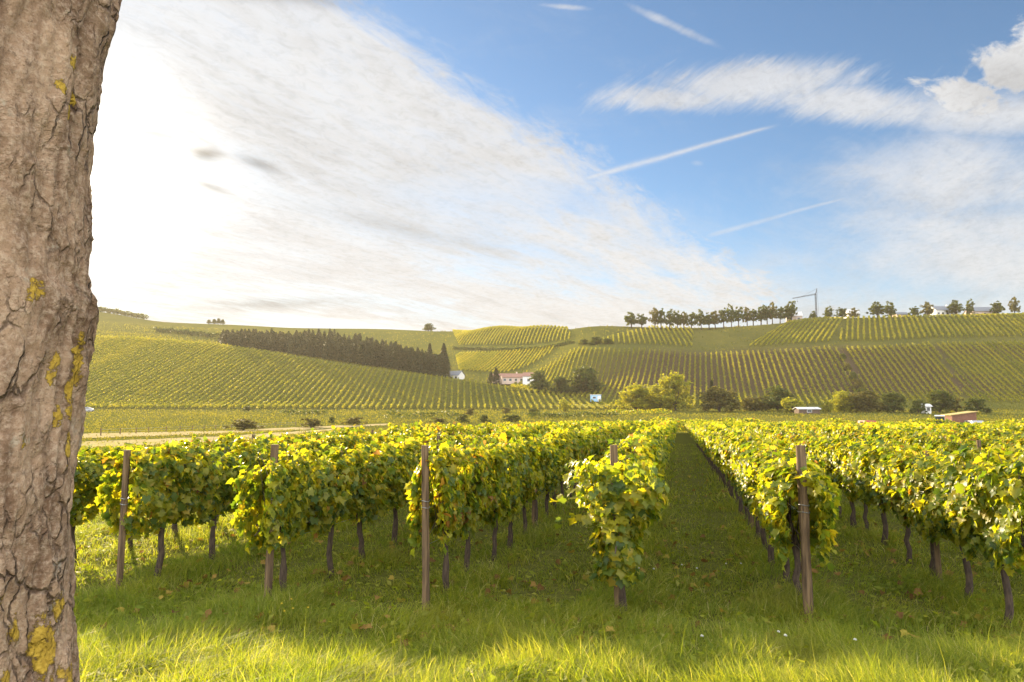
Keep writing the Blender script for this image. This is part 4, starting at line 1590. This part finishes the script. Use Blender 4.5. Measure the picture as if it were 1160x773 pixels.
# ridge trees
xs_ridge = [717, 729, 744, 751, 761, 770, 777, 786, 797, 806, 813, 823, 832, 840, 850, 857, 866, 873, 879, 888, 896, 901]
for k, px in enumerate(xs_ridge):
    Y = 392
    h = px_size(17 if k < 2 else random.uniform(19, 25), Y)
    w = px_size(random.uniform(12, 16) if k else 18, Y)
    pr = ridge[k % 4]
    plant("ridge_tree", pr[0], pr[1], px, Y, h, w, 10, 6.3, "slim leafy tree in the long row on the skyline left of the crane", "tree", "trees in the long row on the skyline")
single = [(926, 9, 8, "small bush-like tree on the skyline at the crane's foot"), (943, 13, 11, "round low tree on the skyline right of the crane"), (959, 14, 12, "tree on the skyline left of the small white house"), (973, 12, 10, "tree on the skyline growing over the small white house"),
          (1000, 19, 17, "broadest tree on the skyline between the white house and the long roof"), (1016, 15, 15, "tree close on the right of the broadest skyline tree"), (1043, 13, 11, "low tree on the skyline left of the long grey-roofed house"),
          (1058, 15, 15, "tree touching the left end of the long grey-roofed house"), (1090, 16, 17, "tree at the right end of the long grey-roofed house"), (1106, 12, 15, "slim tree left of the dark hipped roof on the skyline"),
          (1139, 15, 15, "tree right of the dark hipped roof on the skyline"), (1158, 12, 18, "tall tree on the skyline cut by the right picture edge")]
for k, (px, w_, h_, lab) in enumerate(single):
    pr = ridge[(k * 3 + 1) % 4]
    Y = 384
    plant("skyline_tree", pr[0], pr[1], px, Y, px_size(h_ + 4, Y), px_size(w_, Y), 10, 6.3, lab, "tree", "single trees on the right skyline", sink=.6)
bigtree(dec[0], 484, 565, 15, 9, "small dark clump of a tree alone on the middle skyline", 10.3, 7)
for k, (px, h_) in enumerate(((232, 5), (238, 6), (243, 7), (248, 6))):
    plant("skyline_tree", dec[k % 3][0], dec[k % 3][1], px, 615, px_size(h_, 615), px_size(6, 615), 10.3, 7, "small tree of the little clump on the left skyline above the wood", "tree", "little clump on the left skyline")


def conifer_wood():
    Vs, Fs, nb = [], [], 0
    for k in range(420):
        px = random.uniform(248, 506)
        y0 = np.interp(px, [246, 300, 370, 440, 506], [375, 366, 354, 342, 330])
        y1 = np.interp(px, [246, 300, 370, 440, 506], [430, 450, 440, 405, 350])
        Y = random.uniform(y0, y1)
        x, y = at(px, Y)
        hpx = np.interp(px, [246, 300, 370, 440, 506], [14, 19, 27, 27, 25])
        h = px_size(hpx, Y) * random.uniform(.86, 1.05)
        v, f = conifer_mesh(h, random.uniform(4.5, 7.5), 420, 1.0)
        v = v + np.array([x, y, zt1(x, y) - .3])
        Vs.append(v); Fs.append(f + nb); nb += len(v)
    o = link(bpy.data.objects.new("conifer_wood", np_mesh("conifer_wood", np.concatenate(Vs), np.concatenate(Fs), M_conifer)))
    tag(o, "dense dark conifer wood behind the crest of the left spur", "wood", kind='stuff')


conifer_wood()

hedge("field_hedge", hit(512, 396, 300), hit(650, 389, 300), .8, 2.2, M_treegreen, "dark hedge line across the middle hill halfway up", "hedge", None, 22, (.5, .9))
# left far ridge scrub
hedge("ridge_scrub", at(100, 636, 355), at(165, 626, 362), 4, 5, M_treegreen, "dark scrub along the left skyline beside the tree trunk", "scrub", None, 20, (1.0, 2.2))
hedge("field_hedge", at(170, 470), at(262, 445), 1.5, 4, M_treegreen, "dark hedge line along the top of the left spur", "hedge", None, 24, (.8, 1.4))

# ------------------------------------------------------------------ buildings


def house(name, px, Y, w, d, h, roof_h, wall_m, roof_m, lab, rz=0.0, nwin=2, chimney=False, door=False, sink=0.3, over=0.35, two=False):
    x, y = at(px, Y)
    o = empty(name, (x, y, zt1(x, y) - sink), rz)
    tag(o, lab, "house" if "house" in name else "shed")
    m = MB()
    m.prism([(-d / 2, 0), (d / 2, 0), (d / 2, h), (0, h + roof_h * .97), (-d / 2, h)], -w / 2, w / 2)
    m.build("wall", wall_m, o)
    r = MB()
    sl = roof_h / (d / 2)
    e = over
    for s_ in (-1, 1):
        yo = s_ * (d / 2 + e)
        zo = h - e * sl
        t = .14
        r.prism([(yo, zo + .02), (0, h + roof_h + .02), (0, h + roof_h + .02 + t), (yo, zo + .02 + t)][::s_], -w / 2 - e, w / 2 + e)
    rf = r.build("roof", roof_m, o)
    if chimney:
        c = MB(); c.box((w * .22, .4, h + roof_h + .3), (.6, .6, 1.3)); c.build("chimney", wall_m, rf)
    def win(cx, cz, ww, hh):
        f = MB()
        for (a, b, c_, d_) in ((0, hh / 2 + .04, ww + .16, .08), (0, -hh / 2 - .04, ww + .16, .08), (-ww / 2 - .04, 0, .08, hh), (ww / 2 + .04, 0, .08, hh)):
            f.box((cx + a, -d / 2 - .03, cz + b), (c_, .10, d_))
        fo = f.build("window", M_white, o)
        g = MB(); g.box((cx, -d / 2 - .015, cz), (ww, .04, hh)); g.build("pane", M_glass, fo)
    for k in range(nwin):
        cx = -w / 2 + w * (k + .5) / nwin + (0.0 if not door else .2)
        win(cx, h * (.62 if not two else .32), min(1.3, w / nwin * .55), min(1.2, h * .45))
        if two:
            win(cx, h * .78, min(1.2, w / nwin * .5), 1.1)
    if door:
        dm = MB(); dm.box((w * .05, -d / 2 - .03, 1.05), (1.0, .08, 2.1)); dm.build("door", M_timber, o)
    return o


house("house", 580, 338, 11.0, 8, 3.4, 1.9, M_cream, M_roofred, "long pale pink house with a low red roof behind the left spur", R(8), 4, True, False)
house("house", 566, 343, 7, 6, 3.2, 1.6, M_cream, M_roofred, "small red-roofed annex left of the long pink house", R(8), 2)
house("house", 600, 322, 5.6, 6, 5.2, 1.7, M_white, M_roofred, "small tall white house with dark window right of the pink house", R(-10), 1, two=False)
house("house", 514, 344, 8.5, 7, 3.4, 2.2, M_white, M_roofgrey, "white house with slate grey roof beside the wood's right end", R(-22), 3, sink=1.6)
house("house", 1075, 392, 13, 8, 5.5, 2.6, M_white, M_roofgrey, "long grey-roofed house between trees on the right skyline", R(3), 5, True)
house("house", 1118, 394, 13, 9, 4.6, 2.8, M_cream, M_roofgrey, "house with dark hipped roof on the right skyline", R(-3), 3)
house("house", 970, 392, 6.5, 6, 5.2, 2.0, M_white, M_roofpale, "small white house behind trees on the skyline right of the crane", 0, 2)
house("house", 1026, 392, 7, 6, 3.6, 1.6, M_cream, M_roofgrey, "low dark roof peeping over the skyline left of the long house", 0, 2)
house("house", 904, 396, 8, 7, 4.5, 2.6, M_cream, M_roofpale, "pale roof behind the right end of the skyline tree row", R(-15), 2)
house("field_shed", 914, 206, 6.2, 3.5, 1.5, .45, M_timber, M_roofpale, "low dark shed with a pale roof below the slope", 0, 1, sink=.1)
house("field_shed", 1049, 207, 1.7, 2.4, 2.3, .6, M_white, M_roofpale, "small white shed between two dark bushes", 0, 1, sink=.1)


def crane():
    x, y = at(930, 395)
    z = zt1(x, y) - 1.0
    o = empty("tower_crane", (x, y, z))
    tag(o, "thin dark tower crane on the skyline with its jib to the left", "crane")
    H = 18.0
    a = .32
    m = MB()
    cor = [(-a, -a), (a, -a), (a, a), (-a, a)]
    for c in cor:
        m.tube([(c[0], c[1], 0), (c[0], c[1], H)], .075, 5)
    for k in range(16):
        z0, z1 = k * H / 16, (k + 1) * H / 16
        for i in range(4):
            p, q = cor[i], cor[(i + 1) % 4]
            if k % 2: p, q = q, p
            m.tube([(*p, z0), (*q, z1)], .045, 4)
    m.build("mast", M_steel, o)
    b = MB(); b.box((0, 0, .25), (3.2, 3.2, .5)); b.box((0, 0, .9), (2.2, 2.2, .8)); b.build("base", M_steel, o)
    j = MB()
    L = 13.5
    def jp(q, up, dy): return (-L * q, dy, H - .3 - 2.3 * q + up)
    for dy, up in ((-.35, 0), (.35, 0), (0, .7)):
        j.tube([jp(0, up, dy), jp(1, up * .4, dy)], .065, 5)
    for k in range(16):
        q0, q1 = k / 16, (k + .5) / 16
        for dy in (-.35, .35):
            j.tube([jp(q0, 0, dy), jp(q1, .7 * (1 - .6 * q1), 0)], .04, 4)
            j.tube([jp(q1, .7 * (1 - .6 * q1), 0), jp(q0 + 1 / 16, 0, dy)], .04, 4)
    j.build("jib", M_steel, o)
    c = MB()
    c.tube([(0, 0, H), (1.0, 0, H + 3.4)], [.2, .13], 6)
    c.tube([(.5, .3, H - .3), (1.0, 0, H + 3.4)], .07, 5)
    c.build("apex", M_steel, o)
    t = MB()
    t.tube([(1.0, 0, H + 3.4), jp(.55, .5, 0)], .045, 4)
    t.tube([(1.0, 0, H + 3.4), (1.5, 0, 1.2)], .045, 4)
    t.build("tie_rope", M_steel, o)
    hk = MB()
    hk.tube([jp(.8, 0, 0), (-L * .8, 0, H - 4.2)], .03, 4)
    hk.box((-L * .8, 0, H - 4.4), (.35, .2, .5))
    hk.build("hook_block", M_steel, o)


crane()

# ------------------------------------------------------------------ vehicles and small things


def wheel(parent, x, y, r, w):
    m = MB()
    n = 20
    prof = [(r * .55, -w / 2), (r * .92, -w / 2), (r, -w * .3), (r, w * .3), (r * .92, w / 2), (r * .55, w / 2)]
    vs, fs = [], []
    for k in range(n):
        a = 2 * math.pi * k / n
        for (rr, yy) in prof:
            vs.append((x + rr * math.cos(a), y + yy, r + rr * math.sin(a)))
    q = len(prof)
    for k in range(n):
        for i in range(q):
            fs.append((k * q + i, ((k + 1) % n) * q + i, ((k + 1) % n) * q + (i + 1) % q, k * q + (i + 1) % q))
    m.add(vs, fs)
    wo = m.build("wheel", M_rubber, parent)
    h = MB()
    h.tube([(x, y - w * .35, r), (x, y + w * .35, r)], r * .55, 14)
    h.build("rim", M_carpaint, wo)


def loft(m, secs):
    """secs: list of closed rings with equal counts"""
    n = len(secs[0])
    vs = [p for s_ in secs for p in s_]
    fs = [(i * n + k, i * n + (k + 1) % n, (i + 1) * n + (k + 1) % n, (i + 1) * n + k) for i in range(len(secs) - 1) for k in range(n)]
    fs += [tuple(reversed(range(n))), tuple((len(secs) - 1) * n + k for k in range(n))]
    m.add(vs, fs)


def car(px, Y, paint, lab, cat, rz, van=False, scale=1.0):
    x, y = at(px, Y)
    o = empty("parked_van" if van else "parked_car", (x, y, zt1(x, y)), rz)
    o.scale = (scale,) * 3
    tag(o, lab, cat)
    hw = .86
    top = 1.95 if van else 1.42
    def ring(xx, z0, z1, w): return [(xx, -w, z0), (xx, w, z0), (xx, w * 1.0, z0 + (z1 - z0) * .6), (xx, w * .86, z1), (xx, -w * .86, z1), (xx, -w, z0 + (z1 - z0) * .6)]
    b = MB()
    loft(b, [ring(-2.15, .35, .75, .7), ring(-2.0, .25, .92, hw), ring(-.9, .22, 1.0, hw), ring(1.2, .22, 1.0, hw), ring(2.0, .25, .95, hw), ring(2.12, .35, .8, .75)])
    b.build("body", paint, o)
    c = MB()
    if van:
        loft(c, [ring(-1.25, .98, 1.05, .8), ring(-.75, .98, top, .8), ring(1.9, .96, top, .8), ring(2.02, .94, top - .1, .78)])
    else:
        loft(c, [ring(-1.0, .98, 1.02, .8), ring(-.25, .98, top, .78), ring(1.0, .98, top, .78), ring(1.75, .96, 1.0, .8)])
    c.build("cabin", paint, o)
    for s_ in (-1, 1):
        g = MB()
        zt0 = 1.08
        g.add([(-.75, s_ * .835, zt0), (1.2, s_ * .835, zt0), (1.0, s_ * .76, top - .12), (-.2, s_ * .76, top - .12)], [(0, 1, 2, 3) if s_ < 0 else (3, 2, 1, 0)])
        g.build("window", M_glass, o)
        h = MB(); h.box((-2.10, s_ * .55, .72), (.08, .28, .16)); h.build("headlight", M_white, o)
    for wx in (-1.35, 1.3):
        for s_ in (-1, 1):
            wheel(o, wx, s_ * .78, .31, .2)


car(97, 225, M_carpaint, "pale car roof just showing behind the big tree trunk in the meadow", "car", R(12), False, 1.1)
car(983, 104, M_redpaint, "small dark red van beyond the far vines right of the post", "van", R(82), True, 1.1)
car(1104, 104, M_carpaint, "small silver van just right of the rust-brown hut", "van", R(75), True, 1.1)


def tractor(px, Y):
    x, y = at(px, Y)
    o = empty("tractor", (x, y, zt1(x, y)), R(58))
    tag(o, "narrow green vineyard tractor left of the rust-brown hut", "tractor")
    b = MB()
    b.box((-.75, 0, .95), (1.3, .62, .55), taper=.92)
    b.box((.1, 0, .75), (1.1, .5, .5))
    b.build("bonnet", M_green, o)
    f = MB()
    for s_ in (-1, 1):
        for xx in (-.05, .85):
            f.box((xx, s_ * .42, 1.55), (.07, .07, 1.1))
        f.box((.95, s_ * .62, 1.15), (.95, .3, .08))
    f.build("cab_frame", M_green, o)
    r = MB(); r.box((.4, 0, 2.14), (1.2, 1.05, .12), taper=.9); r.build("cab_roof", M_white, o)
    g = MB(); g.box((.4, 0, 1.6), (.85, .78, .85)); g.build("cab_window", M_glass, o)
    e = MB(); e.tube([(-.9, .2, 1.2), (-.9, .2, 1.9)], .04, 8); e.build("exhaust_pipe", M_steel, o)
    for s_ in (-1, 1):
        wheel(o, -1.1, s_ * .5, .34, .22)
        wheel(o, .75, s_ * .58, .52, .3)
    return o


tractor(1064, 104).scale = (1.35, 1.35, 1.35)


def hut():
    x, y = at(1086, 108)
    o = empty("field_hut", (x, y, zt1(x, y)), R(-3))
    tag(o, "rust-brown plank hut with a slanting straw-coloured roof beyond the right vines", "hut")
    w, d, hl, hr = 3.7, 2.6, 2.95, 3.45
    b = MB()
    n = 15
    for k in range(n):           # upright planks, front and back
        xa = -w / 2 + w * k / n
        xb = xa + w / n - .012
        za, zb = (hl + (hr - hl) * (q + w / 2) / w for q in (xa, xb))
        for yy in (-d / 2, d / 2):
            t = random.uniform(.04, .065)
            b.add([(xa, yy - t, 0), (xb, yy - t, 0), (xb, yy + t, 0), (xa, yy + t, 0), (xa, yy - t, za), (xb, yy - t, zb), (xb, yy + t, zb), (xa, yy + t, za)],
                  [(3, 2, 1, 0), (4, 5, 6, 7), (0, 1, 5, 4), (1, 2, 6, 5), (2, 3, 7, 6), (3, 0, 4, 7)])
    b.box((-w / 2 + .03, 0, hl / 2), (.06, d - .14, hl - .02))
    b.box((w / 2 - .03, 0, hr / 2), (.06, d - .14, hr - .02))
    b.build("wall", M_rust, o)
    r = MB()
    e = .22
    sl = (hr - hl) / w
    r.add([(-w / 2 - e, -d / 2 - e, hl - e * sl + .01), (w / 2 + e, -d / 2 - e, hr + e * sl + .01), (w / 2 + e, d / 2 + e, hr + e * sl + .01), (-w / 2 - e, d / 2 + e, hl - e * sl + .01),
           (-w / 2 - e, -d / 2 - e, hl - e * sl + .13), (w / 2 + e, -d / 2 - e, hr + e * sl + .13), (w / 2 + e, d / 2 + e, hr + e * sl + .13), (-w / 2 - e, d / 2 + e, hl - e * sl + .13)],
          [(3, 2, 1, 0), (4, 5, 6, 7), (0, 1, 5, 4), (1, 2, 6, 5), (2, 3, 7, 6), (3, 0, 4, 7)])
    r.build("roof", M_straw, o)
    dm = MB(); dm.box((.4, -d / 2 - .09, 1.05), (.95, .06, 2.0)); dr = dm.build("door", M_timber, o)
    hd = MB(); hd.box((.75, -d / 2 - .14, 1.05), (.05, .05, .16)); hd.build("handle", M_steel, dr)


hut()


def blue_box():
    x, y = at(675, 272)
    o = empty("site_cabin", (x, y, zt1(x, y)), R(-6))
    tag(o, "small pale blue and white cabin by the tail of the left spur", "cabin")
    m = MB(); m.box((0, 0, 1.5), (4.2, 2.4, 2.6)); m.build("wall", M_blue, o)
    r = MB(); r.box((0, 0, 2.9), (4.5, 2.7, .18)); r.build("roof", M_white, o)
    d = MB(); d.box((1.35, -1.23, 1.35), (1.3, .08, 2.2)); d.build("door", M_white, o)
    f = MB()
    f.box((-.6, -1.23, 1.75), (1.4, .06, .9)); w = f.build("window", M_white, o)
    g = MB(); g.box((-.6, -1.27, 1.75), (1.2, .04, .7)); g.build("pane", M_glass, w)


blue_box()


def pasture_fence():
    posts = [(114, 494), (136, 492.5), (154, 491.5), (168, 491), (188, 489.8), (204, 489), (218, 488.2), (231, 487.5), (244, 487), (262, 486), (290, 485), (312, 484), (335, 483)]
    pts = [hit(px, py) for px, py in posts]
    x0, y0 = pts[0]
    o = empty("pasture_fence", (x0, y0, zt1(x0, y0)))
    tag(o, "low wire fence on wooden stakes along the edge of the left meadow", "fence")
    zb = zt1(x0, y0)
    for x, y in pts:
        m = MB()
        z = zt1(x, y) - zb
        m.tube([(x - x0, y - y0, z - .1), (x - x0 + random.uniform(-.04, .04), y - y0, z + random.uniform(.85, 1.15))], .075, 7)
        m.build("post", M_post, o)
    for hh in (.45, .8):
        w = MB()
        w.tube([(x - x0, y - y0, zt1(x, y) - zb + hh) for x, y in pts], .012, 4)
        w.build("wire", M_wire, o)


pasture_fence()

# ------------------------------------------------------------------ haze


def haze():
    m, nt, out = new_mat("haze_air")
    v = nt.nodes.new('ShaderNodeVolumePrincipled')
    v.inputs['Color'].default_value = (1.0, 0.90, 0.74, 1)
    v.inputs['Density'].default_value = HAZE
    v.inputs['Anisotropy'].default_value = 0.30
    nt.links.new(v.outputs[0], out.inputs['Volume'])
    b = MB()
    b.box((0, 700, 10), (3800, 2400, 190))
    o = b.build("haze", m)
    tag(o, kind='stuff')


HAZE = 0.00011
haze()
